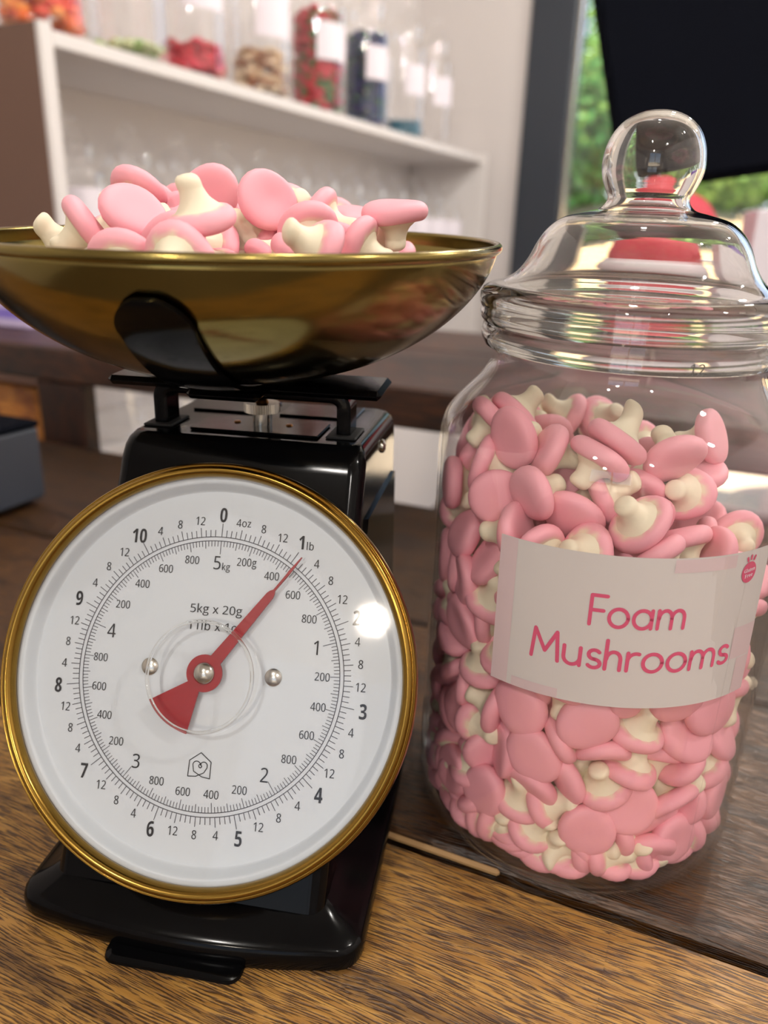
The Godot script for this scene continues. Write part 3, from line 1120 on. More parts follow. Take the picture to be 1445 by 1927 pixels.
# says how each one lies, as far as that tells it from the others
func lies(t: Transform3D, list: Array, in_jar: bool) -> String:
	var p := t.origin
	var up := t.basis.y.normalized()
	if not in_jar:
		if up.y > 0.55:
			return "pink foam mushroom sweet lying cap up in the brass pan"
		if up.y < -0.55:
			return "foam mushroom sweet with its cream stem up in the brass pan"
		return "pink and cream foam mushroom sweet on its side in the brass pan"
	var top := true
	for u in list:
		var d: Vector3 = u.origin - p
		if d.y > 0.006 and Vector2(d.x, d.z).length() < 0.012:
			top = false
	if top:
		return "pink and cream foam mushroom sweet on top of the heap in the jar"
	var out := Vector3(p.x, 0, p.z).normalized()
	var turn := rad_to_deg(atan2(p.x, p.z))
	if turn > -43.0 and turn < 38.0 and p.y > 0.098 and p.y < 0.159:
		return "foam mushroom sweet behind the paper label of the big jar"
	if up.dot(out) > 0.6:
		return "foam mushroom sweet with its pink cap against the jar's side"
	if up.dot(out) < -0.5:
		return "foam mushroom sweet with its cream stem towards the jar's side"
	return "foam mushroom sweet lying edge on against the jar's side"


func place_mushrooms(list: Array, at: Transform3D, in_jar: bool, group: String) -> void:
	var first := {}
	for i in list.size():
		var k: int = (i * 5 + i / 7) % caps.size()
		var label := lies(list[i], list, in_jar)
		if not first.has(k):
			var o := thing("foam_mushroom", label, "sweet", at * list[i], group)
			part(o, "cap", caps[k], M.foam_pink)
			part(o, "stem", stems[k], M.foam_cream)
			first[k] = o
		else:
			var d: Node3D = first[k].duplicate()
			d.name = numbered("foam_mushroom")
			add_child(d)
			d.transform = at * list[i]
			d.set_meta("label", label)


# ---------------------------------------------------------------- kitchen scale
const TO_DIAL := Basis(Vector3(1, 0, 0), Vector3(0, 0, 1), Vector3(0, -1, 0))   # lathe axis y to the dial's normal z
const PAN_TILT := 0.047
const PAN_AT := Vector3(-0.005, 0.2575, -0.0679)

func dial_text(to: Geo, words: String, r: float, deg: float, cap: float, bold := false, narrow := 0.82, nudge := Vector2.ZERO) -> void:
	var g := text_geo(words, cap, bold, narrow)
	if g.v.is_empty():
		return
	var lo := g.v[0]
	var hi := g.v[0]
	for p in g.v:
		lo = lo.min(p)
		hi = hi.max(p)
	var mid := (lo + hi) / 2.0
	var a := deg_to_rad(deg)
	to.add(g, shift(r * sin(a) + nudge.x - mid.x, r * cos(a) + nudge.y - mid.y, 0.00025))


func tick(to: Geo, deg: float, r0: float, r1: float, width: float) -> void:
	var a := deg_to_rad(deg)
	var d := Vector3(sin(a), cos(a), 0)
	var s := Vector3(d.y, -d.x, 0) * (width / 2.0)
	var z := Vector3(0, 0, 0.0002)
	to.quad(d * r0 - s + z, d * r0 + s + z, d * r1 + s + z, d * r1 - s + z)


func ring_line(to: Geo, r: float, width: float) -> void:
	for k in 160:
		var a := TAU * k / 160.0
		var b := TAU * (k + 1) / 160.0
		var p := Vector3(sin(a), cos(a), 0)
		var q := Vector3(sin(b), cos(b), 0)
		var z := Vector3(0, 0, 0.0002)
		to.quad(p * (r - width / 2.0) + z, q * (r - width / 2.0) + z, q * (r + width / 2.0) + z, p * (r + width / 2.0) + z)


func build_scale() -> void:
	var o := thing("kitchen_scale", "black retro kitchen scale with brass ringed white dial", "scale", scale_t)
	# base: low flared tray with a lip, a tab at its front
	var flat := func(y: float) -> Callable: return func(_x: float, _z: float) -> float: return y
	var rings := []
	var bulged := func(half: float, front: float, y: float, r: float, bulge: float) -> PackedVector3Array:
		var out := PackedVector3Array()
		for p in rounded_rect(-half, half, -0.062 - half, front, r, flat.call(y)):
			out.append(p)
			if out.size() == 6:
				for k in range(1, 16):
					out.append(Vector3(lerpf(half - r, r - half, k / 16.0), y, front))
		for i in out.size():
			if out[i].z > front - r * 0.98:
				out[i].z += bulge * (1.0 - pow(out[i].x / half, 2.0))
		return out
	for q in [[0.0690, 0.0388, 0.0, 0.007], [0.0700, 0.0398, 0.0025, 0.008], [0.0702, 0.0400, 0.0065, 0.008], [0.0697, 0.0394, 0.0088, 0.008], [0.0684, 0.0382, 0.0104, 0.008], [0.0665, 0.0366, 0.0114, 0.008], [0.0600, 0.0325, 0.0150, 0.006], [0.0548, 0.0300, 0.0196, 0.005], [0.0536, 0.0294, 0.0212, 0.005]]:
		rings.append(bulged.call(q[0], q[1] - 0.002, q[2], q[3], 0.0085 if q[2] < 0.014 else 0.0085 * (0.0212 - q[2]) / 0.0072))
	var g := Geo.new()
	g.loft(rings)
	part(o, "base", g.mesh(32.0), M.black_enamel)
	rings = []
	for q in [[0.0, 0.0], [0.0008, -0.0006], [0.0020, -0.0002], [0.0026, 0.0010], [0.0028, 0.002]]:
		rings.append(rounded_rect(-0.0262 + q[1], 0.0268 - q[1], 0.038, 0.0520 - q[1], 0.005, flat.call(q[0] + 0.0)))
	g = Geo.new()
	g.loft(rings)
	part(o, "front_tab", g.mesh(35.0), M.black_enamel)
	# body: leaning front, rounded shoulders
	var lean := tan(LEAN)
	rings = []
	for q in [[0.0205, 0.0], [0.06, 0.0], [0.12, 0.0], [0.170, 0.0], [0.1745, 0.0004], [0.1775, 0.0014], [0.1795, 0.0030], [0.1803, 0.0050]]:
		var h: float = q[0]
		var half := lerpf(0.0545, 0.0522, (h - 0.02) / 0.16)
		var front := (0.097 - h) * lean - 0.0032
		rings.append(rounded_rect(-half + q[1], half - q[1], -0.126 + q[1], front - q[1], 0.0065, flat.call(h)))
	g = Geo.new()
	g.loft(rings)
	part(o, "body", g.mesh(30.0), M.black_enamel)
	# pressed panels and screws on the sides
	for s in [-1, 1]:
		var pl := Geo.new()
		var inset := PackedVector2Array([Vector2(-0.118, 0.034), Vector2(0.004, 0.034), Vector2(-0.046, 0.150), Vector2(-0.118, 0.150)])
		pl.prism(inset, 0.0, 0.0014)
		var slant := Basis(Vector3(0, 0, 1), Vector3(-0.0145 * s, 1, 0), Vector3(s, 0, 0))
		part(o, "side_panel", pl.mesh(20.0), M.black_enamel, Transform3D(slant, Vector3(s * 0.0546, 0, 0)))
		part(o, "side_screw", lathe_mesh([Vector2(0, 0), Vector2(0.0032, 0), Vector2(0.003, 0.001), Vector2(0.0016, 0.0018), Vector2(0, 0.002), Vector2(0, 0)], 14), M.steel, Transform3D(Basis(Vector3(0, -s, 0), Vector3(s, 0, 0), Vector3(0, 0, 1)), Vector3(s * 0.0522, 0.1715, -0.084)))
	# pressed plates on the top
	part(o, "top_plate", box_mesh(Vector3(0.056, 0.0012, 0.024), 0.0005, Vector3(0.002, 0.1810, -0.066)), M.black_enamel)
	part(o, "top_plate", box_mesh(Vector3(0.036, 0.0010, 0.026), 0.0005, Vector3(-0.022, 0.1808, -0.104)), M.black_enamel)
	part(o, "top_plate", box_mesh(Vector3(0.036, 0.0010, 0.026), 0.0005, Vector3(0.020, 0.1808, -0.104)), M.black_enamel)
	for x in [-0.010, 0.0135]:
		part(o, "rivet", lathe_mesh([Vector2(0, 0), Vector2(0.0016, 0), Vector2(0.0012, 0.0006), Vector2(0, 0.0008), Vector2(0, 0)], 12), M.brass_screw, shift(x, 0.1816, -0.069))
	for x in [-0.0415, 0.0392]:
		part(o, "post_collar", box_mesh(Vector3(0.013, 0.0012, 0.020), 0.0005, Vector3(x, 0.1808, -0.066)), M.rubber)
	# adjusting knob with knurled rim
	var star := PackedVector2Array()
	for k in 96:
		var r := 0.0078 if k % 2 == 0 else 0.0073
		star.append(Vector2(r * cos(TAU * k / 96.0), r * sin(TAU * k / 96.0)))
	g = Geo.new()
	g.prism(star, 0.0, 0.0040)
	var lay := Basis(Vector3(1, 0, 0), Vector3(0, 0, -1), Vector3(0, 1, 0))
	var knob := part(o, "adjusting_knob", g.mesh(20.0), M.steel, Transform3D(lay, Vector3(0.0015, 0.1872, -0.0687)), "knurled steel adjusting knob")
	part(knob, "spindle", lathe_mesh([Vector2(0, -0.0058), Vector2(0.0042, -0.0058), Vector2(0.0042, 0.0), Vector2(0, 0.0), Vector2(0, -0.0058)], 20), M.steel, Transform3D(TO_DIAL, Vector3.ZERO))
	part(knob, "screw", lathe_mesh([Vector2(0, 0.0035), Vector2(0.0030, 0.004), Vector2(0.0024, 0.0052), Vector2(0.0010, 0.0058), Vector2(0, 0.0058), Vector2(0, 0.0035)], 16), M.brass_screw, Transform3D(TO_DIAL, Vector3.ZERO))
	# bracket: flat bar bent into an upside-down U
	var path := PackedVector2Array([Vector2(-0.0415, 0.1805), Vector2(-0.0415, 0.192)])
	for k in 6:
		var a := deg_to_rad(180 - 18 * k)
		path.append(Vector2(-0.0355 + 0.006 * cos(a), 0.1925 + 0.0050 * sin(a)))
	for k in 6:
		var a := deg_to_rad(90 - 18 * k)
		path.append(Vector2(0.0335 + 0.006 * cos(a), 0.1925 + 0.0050 * sin(a)))
	path.append(Vector2(0.0395, 0.192))
	path.append(Vector2(0.0395, 0.1805))
	g = Geo.new()
	rings = []
	for i in path.size():
		var d := (path[mini(i + 1, path.size() - 1)] - path[maxi(i - 1, 0)]).normalized()
		var nrm := Vector2(-d.y, d.x) * 0.0030
		var p := path[i]
		var ring := PackedVector3Array()
		for q in [[1.0, 0.006], [0.6, 0.0068], [-0.6, 0.0068], [-1.0, 0.006], [-1.0, -0.006], [-0.6, -0.0068], [0.6, -0.0068], [1.0, -0.006]]:
			ring.append(Vector3(p.x + nrm.x * q[0], p.y + nrm.y * q[0], -0.0665 + q[1]))
		rings.append(ring)
	g.loft(rings)
	part(o, "bracket", g.mesh(40.0), M.black_enamel)
	# holder: cross plate and three straps that follow the pan
	var pan_t := Transform3D(Basis(Vector3.RIGHT, PAN_TILT), PAN_AT)
	part(o, "holder_plate", box_mesh(Vector3(0.118, 0.0040, 0.030), 0.0018, Vector3(0.002, -0.0572, 0.002)), M.black_enamel, pan_t)
	part(o, "holder_plate", box_mesh(Vector3(0.030, 0.0036, 0.066), 0.0016, Vector3(0.0, -0.0570, 0.0)), M.black_enamel, pan_t)
	for k in 3:
		var turn := Basis(Vector3.UP, deg_to_rad([3.0, 121.0, -121.0][k]))
		g = Geo.new()
		rings = []
		var run := [0.0]
		for i in 400:
			var ra := lerpf(0.022, 0.0990, i / 400.0)
			var rb := lerpf(0.022, 0.0990, (i + 1) / 400.0)
			run.append(run[-1] + Vector2(rb - ra, bowl_y(rb) - bowl_y(ra)).length())
		for i in 33:
			var along: float = run[-1] * (1.0 - pow(1.0 - i / 32.0, 1.6))
			var at := run.bsearch(along)
			var r := lerpf(0.022, 0.0990, mini(at, 400) / 400.0)
			var half := 0.0120
			var left: float = run[-1] - along
			if left < half:
				half = sqrt(maxf(half * half - pow(half - left, 2.0), 0.0)) + 0.0003
			var y := bowl_y(r)
			var slope := (bowl_y(r + 0.0005) - bowl_y(r - 0.0005)) / 0.001
			var out := Vector3(0, -1, slope).normalized()
			var ring := PackedVector3Array()
			for q in [[-1.0, 0.0018], [0.0, 0.0018], [1.0, 0.0018], [1.0, 0.0036], [0.0, 0.0038], [-1.0, 0.0036]]:
				var x: float = q[0] * half
				var rr := sqrt(maxf(r * r - x * x, 1e-6))
				ring.append(Vector3(x, y, rr) + out * float(q[1]))
			rings.append(ring)
		g.loft(rings)
		part(o, "holder_strap", g.mesh(35.0), M.black_enamel, pan_t * Transform3D(turn, Vector3.ZERO))

	# dial
	var dial_t := Transform3D(Basis(Vector3.RIGHT, -LEAN) * Basis(Vector3.BACK, 0.029), Vector3(0, 0.097, 0))
	var on_axis := dial_t * Transform3D(TO_DIAL, Vector3.ZERO)
	part(o, "dial_housing", lathe_mesh([Vector2(0, -0.0034), Vector2(0.0800, -0.0034), Vector2(0.0806, -0.0028), Vector2(0.0806, 0.0030), Vector2(0, 0.0), Vector2(0, -0.0034)].slice(0, 4) + [Vector2(0.079, 0.0030), Vector2(0.079, -0.002), Vector2(0, -0.002), Vector2(0, -0.0034)], 96), M.black_enamel, on_axis)
	var bez := smooth_line([Vector2(0.0806, 0.0010), Vector2(0.0822, 0.0024), Vector2(0.0829, 0.0052), Vector2(0.0827, 0.0078), Vector2(0.0820, 0.0090), Vector2(0.0815, 0.0088)], 4)
	bez.append_array(smooth_line([Vector2(0.0813, 0.0088), Vector2(0.0806, 0.0099), Vector2(0.0794, 0.0103), Vector2(0.0781, 0.0096), Vector2(0.0773, 0.0080), Vector2(0.0771, 0.0066)], 4))
	bez.append_array([Vector2(0.0774, 0.0052), Vector2(0.0806, 0.0010)])
	part(o, "dial_bezel", lathe_mesh(bez, 144, 40.0), M.brass, on_axis, "polished brass ring")
	var dish := [Vector2(0, -0.0015), Vector2(0.0785, -0.0015), Vector2(0.0785, 0.0050), Vector2(0.0758, 0.0050)]
	dish.append_array(smooth_line([Vector2(0.0754, 0.0049), Vector2(0.0746, 0.0042), Vector2(0.0728, 0.0008), Vector2(0.0720, 0.0)], 4))
	dish.append_array([Vector2(0, 0), Vector2(0, -0.0015)])
	var plate := part(o, "dial_plate", lathe_mesh(dish, 128, 42.0), M.dial_white, on_axis, "white dial plate")
	var un := Transform3D(TO_DIAL.inverse(), Vector3.ZERO)
	var lines := Geo.new()
	ring_line(lines, 0.05235, 0.00032)
	ring_line(lines, 0.05395, 0.00032)
	var lb := 360.0 * 0.45359 / 5.0
	for k in 176:
		var deg := lb * k / 16.0
		tick(lines, deg, 0.0541, 0.0541 + (0.0052 if k % 16 == 0 else 0.0036 if k % 4 == 0 else 0.0026), 0.00028)
	for k in 250:
		tick(lines, 360.0 * k / 250.0, 0.0522 - (0.0052 if k % 50 == 0 else 0.0036 if k % 10 == 0 else 0.0029 if k % 5 == 0 else 0.0021), 0.0522, 0.00025)
	part(plate, "scale_marks", lines.mesh(60.0, 1), M.dial_line, un)
	var nums := Geo.new()
	for k in 11:
		if k == 1:
			dial_text(nums, "1", 0.0630, lb, 0.0053, true, 0.78, Vector2(-0.0012, 0.0008))
			dial_text(nums, "lb", 0.0630, lb, 0.0030, false, 0.95, Vector2(0.0024, -0.0004))
		else:
			dial_text(nums, str(k), 0.0628, lb * k, 0.0056, true, 0.76)
		for q in [4, 8, 12]:
			if k == 0 and q == 4:
				dial_text(nums, "4oz", 0.0606, lb * 0.25, 0.0030, false, 0.95)
			else:
				dial_text(nums, str(q), 0.0606, lb * (k + q / 16.0), 0.0033, false, 0.88)
	dial_text(nums, "5", 0.0436, 0, 0.0053, false, 0.90, Vector2(-0.0008, 0))
	dial_text(nums, "kg", 0.0436, 0, 0.0027, false, 0.95, Vector2(0.0030, -0.0017))
	for k in [1, 2, 3, 4]:
		dial_text(nums, str(k), 0.0442, 72.0 * k, 0.0054, false, 0.90)
	for k in 25:
		if k % 5 != 0:
			dial_text(nums, "200g" if k == 1 else str((k % 5) * 200), 0.0455, 14.4 * k, 0.0031, false, 0.87)
	dial_text(nums, "5kg x 20g", 0.0248, 1.5, 0.0033, false, 1.12)
	dial_text(nums, "11lb x 1oz", 0.0186, 0, 0.0033, false, 1.10, Vector2(0.0010, 0))
	part(plate, "numerals", nums.mesh(60.0, 1), M.dial_print, un)
	var logo := Geo.new()
	var hy := -0.0352
	var house := PackedVector2Array([Vector2(-0.0012, hy - 0.0038), Vector2(-0.0044, hy - 0.0040), Vector2(-0.0042, hy + 0.0020), Vector2(0.0002, hy + 0.0052), Vector2(0.0045, hy + 0.0020), Vector2(0.0045, hy - 0.0042), Vector2(0.0013, hy - 0.0038)])
	logo.stroke(house, 0.00034)
	var heart := PackedVector2Array([Vector2(-0.0012, hy - 0.0038), Vector2(0.0020, hy - 0.0022), Vector2(0.0031, hy - 0.0002)])
	heart.append_array(arc(0.0017, hy + 0.0005, 0.0014, 0.0013, -10, 175, 10))
	heart.append_array(arc(0.0003, hy + 0.0002, 0.0006, 0.0007, 0, -300, 10))
	heart.append_array(arc(-0.0012, hy + 0.0005, 0.0015, 0.0014, 40, 190, 10))
	heart.append_array(PackedVector2Array([Vector2(-0.0022, hy - 0.0020), Vector2(0.0013, hy - 0.0038)]))
	logo.stroke(heart, 0.00034)
	part(plate, "house_emblem", logo.mesh(60.0, 1), M.dial_print, un * shift(0, 0, 0.0002))
	for x in [-0.0243, 0.0262]:
		var sc := part(plate, "dial_screw", lathe_mesh([Vector2(0, 0), Vector2(0.0034, 0), Vector2(0.0034, 0.0006), Vector2(0.0026, 0.0012), Vector2(0.0010, 0.0015), Vector2(0, 0.0015), Vector2(0, 0)], 20), M.steel, un * Transform3D(TO_DIAL, Vector3(x, 0.001, 0.0)))
		sc.name = "dial_screw"
	# needle with its counterweight, hub and clear cover
	var n_t := dial_t * Transform3D(Basis(Vector3.BACK, deg_to_rad(-36.3)), Vector3(-0.0004, 0.0006, 0.0032))
	var blade := PackedVector2Array([Vector2(-0.0026, 0.004), Vector2(-0.0016, 0.0395), Vector2(-0.0012, 0.0408), Vector2(-0.00045, 0.0420), Vector2(-0.00045, 0.050), Vector2(-0.0006, 0.0510), Vector2(-0.0002, 0.0586), Vector2(0.0002, 0.0586), Vector2(0.0006, 0.0510), Vector2(0.00045, 0.050), Vector2(0.00045, 0.0420), Vector2(0.0012, 0.0408), Vector2(0.0016, 0.0395), Vector2(0.0026, 0.004)])
	var tail := PackedVector2Array([Vector2.ZERO])
	for k in 9:
		var a := deg_to_rad(-90.0 + 24.4 - k * 48.8 / 8.0)
		tail.append(Vector2(0.0240 * cos(a), 0.0240 * sin(a)))
	g = Geo.new()
	g.prism(blade, 0.0, 0.0007)
	g.prism(tail, 0.00002, 0.00068)
	g.prism(arc(0, 0, 0.0072, 0.0072, 0, 350, 35), 0.00004, 0.00072)
	part(o, "needle", g.mesh(25.0), M.needle_red, n_t, "red needle with fan shaped tail")
	part(o, "needle_hub", lathe_mesh([Vector2(0, -0.003), Vector2(0.0030, -0.003), Vector2(0.0030, 0.0007), Vector2(0.0043, 0.0008), Vector2(0.0041, 0.0016), Vector2(0.0032, 0.0024), Vector2(0.0016, 0.0030), Vector2(0, 0.0032), Vector2(0, -0.003)], 28), M.steel, n_t * Transform3D(TO_DIAL, Vector3.ZERO))
	g = Geo.new()
	g.lathe(PackedVector2Array([Vector2(0.0778, 0.0064), Vector2(0.0226, 0.0064)] + smooth_line([Vector2(0.0222, 0.0064), Vector2(0.0214, 0.0070), Vector2(0.0210, 0.0086), Vector2(0.0207, 0.0102), Vector2(0.0200, 0.0107)], 3) + [Vector2(0, 0.0107)]), 96)
	var rim := Geo.new()
	var tube_line := []
	for k in 11:
		tube_line.append(Vector2(0.0208 + 0.0007 * cos(TAU * k / 10.0), 0.0100 + 0.0007 * sin(TAU * k / 10.0)))
	rim.lathe(PackedVector2Array(tube_line), 72)
	part(o, "cover_boss_rim", rim.mesh(70.0), M.lid_plastic, on_axis)
	part(o, "dial_cover", g.mesh(30.0, 1), M.dial_cover, on_axis, "clear plastic dial cover with round boss")


func build_pan() -> void:
	var t := scale_t * Transform3D(Basis(Vector3.RIGHT, PAN_TILT), PAN_AT)
	var o := thing("brass_pan", "shallow round brass weighing pan on the scale heaped with mushrooms", "pan", t)
	var line := []
	for k in 41:
		var r := 0.1022 * sin(PI / 2.0 * k / 40.0)
		line.append(Vector2(r, bowl_y(r) - 0.0010))
	var inside := []
	for k in range(40, -1, -1):
		var r := 0.1016 * sin(PI / 2.0 * k / 40.0)
		inside.append(Vector2(maxf(r - 0.0003, 0.0), bowl_y(r) + 0.0002))
	var lip := []
	var top: float = line[-1].y
	for k in 13:
		var a := deg_to_rad(-110.0 + k * 22.5)
		lip.append(Vector2(0.1026 + 0.0016 * cos(a), top + 0.0026 + 0.0019 * sin(a)))
	part(o, "bowl", lathe_mesh(line + lip + inside + [line[0]], 128, 50.0), M.brass_brushed)


# ---------------------------------------------------------------- shelves with jars
func shelf_jar(s: float, y: float, x: float, label: String, group: String, meshes: Array, turn: float, with_label := true, tall := 1.0, wide := 1.0) -> Node3D:
	var o := thing("shelf_jar", label, "jar", shop_t * Transform3D(Basis(Vector3.UP, turn) * Basis.from_scale(Vector3(wide, tall, wide)), Vector3(x, y, -s)), group)
	part(o, "body", meshes[0], M.jar_plastic)
	part(o, "lid", meshes[1], M.jar_plastic)
	if with_label:
		part(o, "paper_label", meshes[2], M.label_white)
	return o


func fill_jar(jar: Node3D, called: String, label: String, level: float, colors: Array, size: float, flat: float, count: int) -> void:
	var g := Geo.new()
	g.lathe(PackedVector2Array(smooth_line([Vector2(0, -1), Vector2(0.7, -0.75), Vector2(1, 0), Vector2(0.7, 0.75), Vector2(0, 1)], 2)), 10)
	g.uv.clear()
	var lump := g.mesh(80.0)
	var m := plain(called, Color.WHITE, 0.5)
	m.vertex_color_use_as_albedo = true
	var mm := MultiMesh.new()
	mm.transform_format = MultiMesh.TRANSFORM_3D
	mm.use_colors = true
	mm.mesh = lump
	mm.instance_count = count
	for k in count:
		var a := rng.randf() * TAU
		var y := 0.008 + size + (level - 2.0 * size) * rng.randf()
		var r := 0.0715 - size * rng.randf_range(1.0, 1.5)
		if y > level - 2.5 * size:
			r *= sqrt(rng.randf())
		if y > 0.275:
			r *= 0.9
		mm.set_instance_transform(k, Transform3D(Basis.from_euler(Vector3(rng.randf() * TAU, rng.randf() * TAU, 0)).scaled(Vector3(size, size * flat, size)), Vector3(r * sin(a), y, r * cos(a))))
		var c: Color = colors[rng.randi() % colors.size()]
		mm.set_instance_color(k, c.srgb_to_linear())
	var f := MultiMeshInstance3D.new()
	f.name = numbered(called)
	f.multimesh = mm
	f.material_override = m
	add_child(f)
	f.transform = Transform3D(jar.transform.basis * Basis.from_scale(Vector3(1, 1.0 / jar.transform.basis.y.length(), 1)), jar.transform.origin)
	tag(f, label, "sweets", "", "stuff")


func build_shelves() -> void:
	var o := thing("shelf_unit", "long white shelf unit with a brown side along the wall", "shelf", shop_t)
	var len := 2.235
	var deep := 0.355
	part(o, "end_panel", box_mesh(Vector3(deep - 0.005, 1.533, 0.026), 0.002, Vector3(-deep / 2.0 - 0.0025, FLOOR_Y + 0.7665, 0.014)), M.board_brown, Transform3D.IDENTITY, "bare brown side board")
	part(o, "edge_strip", box_mesh(Vector3(0.012, 1.533, 0.030), 0.002, Vector3(-0.004, FLOOR_Y + 0.7665, 0.0145)), M.white_paint)
	part(o, "end_panel", box_mesh(Vector3(deep, 1.533, 0.026), 0.002, Vector3(-deep / 2.0 + 0.012, FLOOR_Y + 0.7665, -len - 0.0135)), M.white_paint)
	part(o, "screw", lathe_mesh([Vector2(0, 0), Vector2(0.006, 0), Vector2(0.005, 0.002), Vector2(0, 0.003), Vector2(0, 0)], 12), M.rubber, Transform3D(Basis(Vector3.RIGHT, PI / 2.0), Vector3(-0.13, 0.575, 0.0272)))
	for y in [0.603, 0.178, -0.212]:
		part(o, "shelf_board", box_mesh(Vector3(deep - 0.002, 0.028, len - 0.001), 0.003, Vector3(-deep / 2.0, y - 0.014, -len / 2.0)), M.white_paint)
	part(o, "back_board", box_mesh(Vector3(0.008, 0.80, len - 0.001), 0.001, Vector3(-deep + 0.0045, 0.176, -len / 2.0)), M.white_paint)
	part(o, "plinth", box_mesh(Vector3(0.02, 0.694, len - 0.001), 0.002, Vector3(-0.02, FLOOR_Y + 0.347, -len / 2.0)), M.white_paint)
	var meshes := [jar_body_mesh(40), lid_mesh(40), band(0.0752, 0.095, 0.160, -0.65, 0.65, 16).mesh(60.0, 1)]
	var face := 1.15
	var top := [
		[-0.03, "jar of orange sweets at the brown end of the top shelf", "orange_sweets", "orange fruit sweets filling the jar at the shelf's brown end", 0.28, [Color(0.92, 0.42, 0.12), Color(0.85, 0.25, 0.12), Color(0.95, 0.58, 0.25)], 0.014, 0.8, 300, 0.0],
		[0.26, "nearly empty jar with pale green sweets on the top shelf", "green_sweets", "few pale green sweets at the bottom of a jar", 0.03, [Color(0.62, 0.75, 0.45), Color(0.78, 0.82, 0.62)], 0.011, 0.6, 90, 0.02],
		[0.47, "jar a third full of crimson sweets on the top shelf", "crimson_sweets", "crimson sweets filling a third of a shelf jar", 0.085, [Color(0.74, 0.10, 0.20), Color(0.82, 0.16, 0.28), Color(0.66, 0.08, 0.16)], 0.013, 0.6, 220, -0.012],
		[0.73, "jar of cream and brown sweets on the top shelf", "cream_brown_sweets", "cream and brown curled sweets half filling a shelf jar", 0.13, [Color(0.78, 0.66, 0.52), Color(0.55, 0.36, 0.24), Color(0.86, 0.78, 0.66)], 0.015, 0.5, 240, -0.012],
		[1.01, "jar full of red and green sweets on the top shelf", "red_green_sweets", "red and green sweets filling a shelf jar", 0.285, [Color(0.66, 0.09, 0.17), Color(0.72, 0.13, 0.22), Color(0.22, 0.38, 0.16)], 0.014, 0.7, 520, -0.012],
		[1.29, "jar full of dark blue and green sweets on the top shelf", "dark_blue_sweets", "dark blue and green sweets filling a shelf jar", 0.285, [Color(0.05, 0.12, 0.34), Color(0.04, 0.28, 0.19), Color(0.06, 0.16, 0.40)], 0.012, 0.7, 600, -0.012],
		[1.58, "jar with a layer of teal sweets on the top shelf", "teal_sweets", "teal sweets lying in the bottom of a shelf jar", 0.065, [Color(0.10, 0.33, 0.42), Color(0.14, 0.42, 0.50)], 0.012, 0.7, 180, -0.012],
		[1.82, "empty jar at the far end of the top shelf", "", "", 0.0, [], 0.0, 0.0, 0, -0.012]]
	for i in top.size():
		var q: Array = top[i]
		var j := shelf_jar(q[0] + [0.085, 0.0, 0.03, 0.05, 0.06, 0.075, 0.075, 0.075][i], 0.603, -0.088 + q[9], q[1], "jars on the top shelf", meshes, face, true, 1.5, [1.15, 1.15, 1.15, 1.12, 1.12, 1.0, 1.0, 1.0][i])
		if q[2]:
			fill_jar(j, q[2], q[3], q[4], q[5], q[6], q[7], q[8])
	for k in 13:
		shelf_jar(0.10 + 0.165 * k, 0.178, -0.10, "empty clear jar with a white label on the shelf below the sweets", "empty jars on the middle shelf", meshes, face)
	for k in 3:
		shelf_jar(0.13 + 0.19 * k, -0.212, -0.10, "empty clear jar without a label on the lowest open shelf", "empty jars on the lowest open shelf", meshes, face, false)


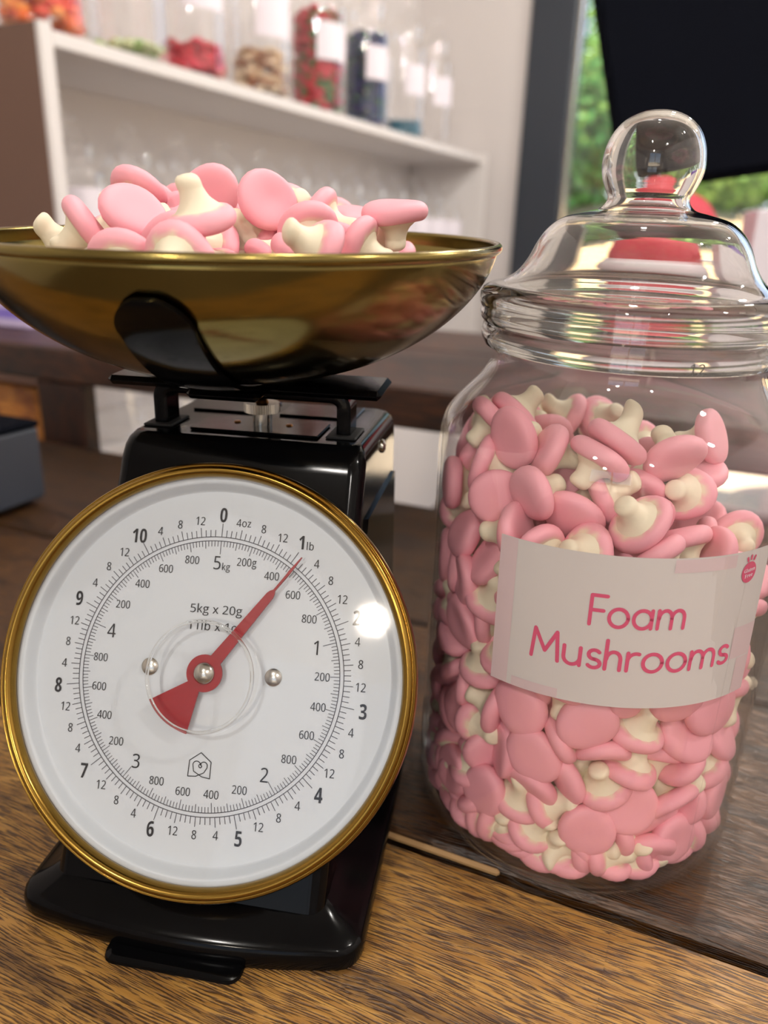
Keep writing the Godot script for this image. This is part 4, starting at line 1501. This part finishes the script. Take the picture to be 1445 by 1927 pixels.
func build_bundle() -> void:
	# red bundle with a pale collar standing on the table behind the big jar
	var red := plain("red_fabric", Color(0.76, 0.20, 0.27), 0.6)
	var o := thing("red_bundle", "red rounded bundle with a pale collar in front of the window", "bundle", counter_t * shift(-0.086, 0.1195, -1.06))
	var g := Geo.new()
	g.lathe(PackedVector2Array(smooth_line([Vector2(0, 0), Vector2(0.05, 0.0), Vector2(0.064, 0.03), Vector2(0.068, 0.10), Vector2(0.066, 0.155), Vector2(0.050, 0.190), Vector2(0.025, 0.205), Vector2(0, 0.207)], 4)), 36)
	g.uv.clear()
	for i in g.v.size():
		var a := atan2(g.v[i].x, g.v[i].z)
		var k := 1.0 + 0.05 * sin(5.0 * a) * clampf(g.v[i].y * 8.0, 0.0, 1.0)
		g.v[i] *= Vector3(k, 1, k)
	part(o, "body", g.mesh(60.0), red)
	part(o, "collar", lathe_mesh(smooth_line([Vector2(0.072, 0.02), Vector2(0.080, 0.05), Vector2(0.080, 0.09), Vector2(0.073, 0.110), Vector2(0.071, 0.108), Vector2(0.077, 0.085), Vector2(0.077, 0.05), Vector2(0.070, 0.022), Vector2(0.072, 0.02)], 3), 36), M.label_white)
	var purple := plain("purple_print", Color(0.36, 0.16, 0.68), 0.6)
	var c := thing("white_carton", "plain white carton with a purple lid beside the red bundle", "carton", counter_t * Transform3D(Basis(Vector3.UP, 0.25), Vector3(0.085, 0.1195, -1.10)))
	part(c, "body", box_mesh(Vector3(0.15, 0.186, 0.06), 0.002, Vector3(0, 0.093, 0)), M.label_white)
	part(c, "lid", box_mesh(Vector3(0.10, 0.014, 0.05), 0.002, Vector3(0.02, 0.194, 0)), purple)


func _ready() -> void:
	make_materials()
	set_view()
	rng.seed = 7
	build_room()
	for z in [-0.9, 0.7, 2.6]:
		downlight(1.25, z, 3.7)
		downlight(2.6, z, 3.7)
	downlight(1.6, -1.75, 3.7)  # extra lamp, added only to brighten the shelf bays
	spotlight(Vector3(-0.75, 1.19, 2.05), Vector3(-0.02, 0.1, -0.28), 3.0)
	build_outside()
	build_counter()
	build_scale()
	build_pan()
	build_main_jar()
	make_mushrooms()
	rng.seed = 31
	var jar_list := in_sight(settle(590, true, Vector3(-0.18, -1.0, -0.12), 0.0, 200), true)
	rng.seed = 57
	var pan_list := in_sight(settle(124, false, Vector3(-0.02, -1.0, 0.0), 0.0032, 240), false)
	place_mushrooms(pan_list, scale_t * Transform3D(Basis(Vector3.RIGHT, PAN_TILT), PAN_AT), false, "foam mushrooms in the pan")
	place_mushrooms(jar_list, Transform3D(Basis.IDENTITY, JAR_AT), true, "foam mushrooms in the jar")
	build_shelves()
	build_bundle()
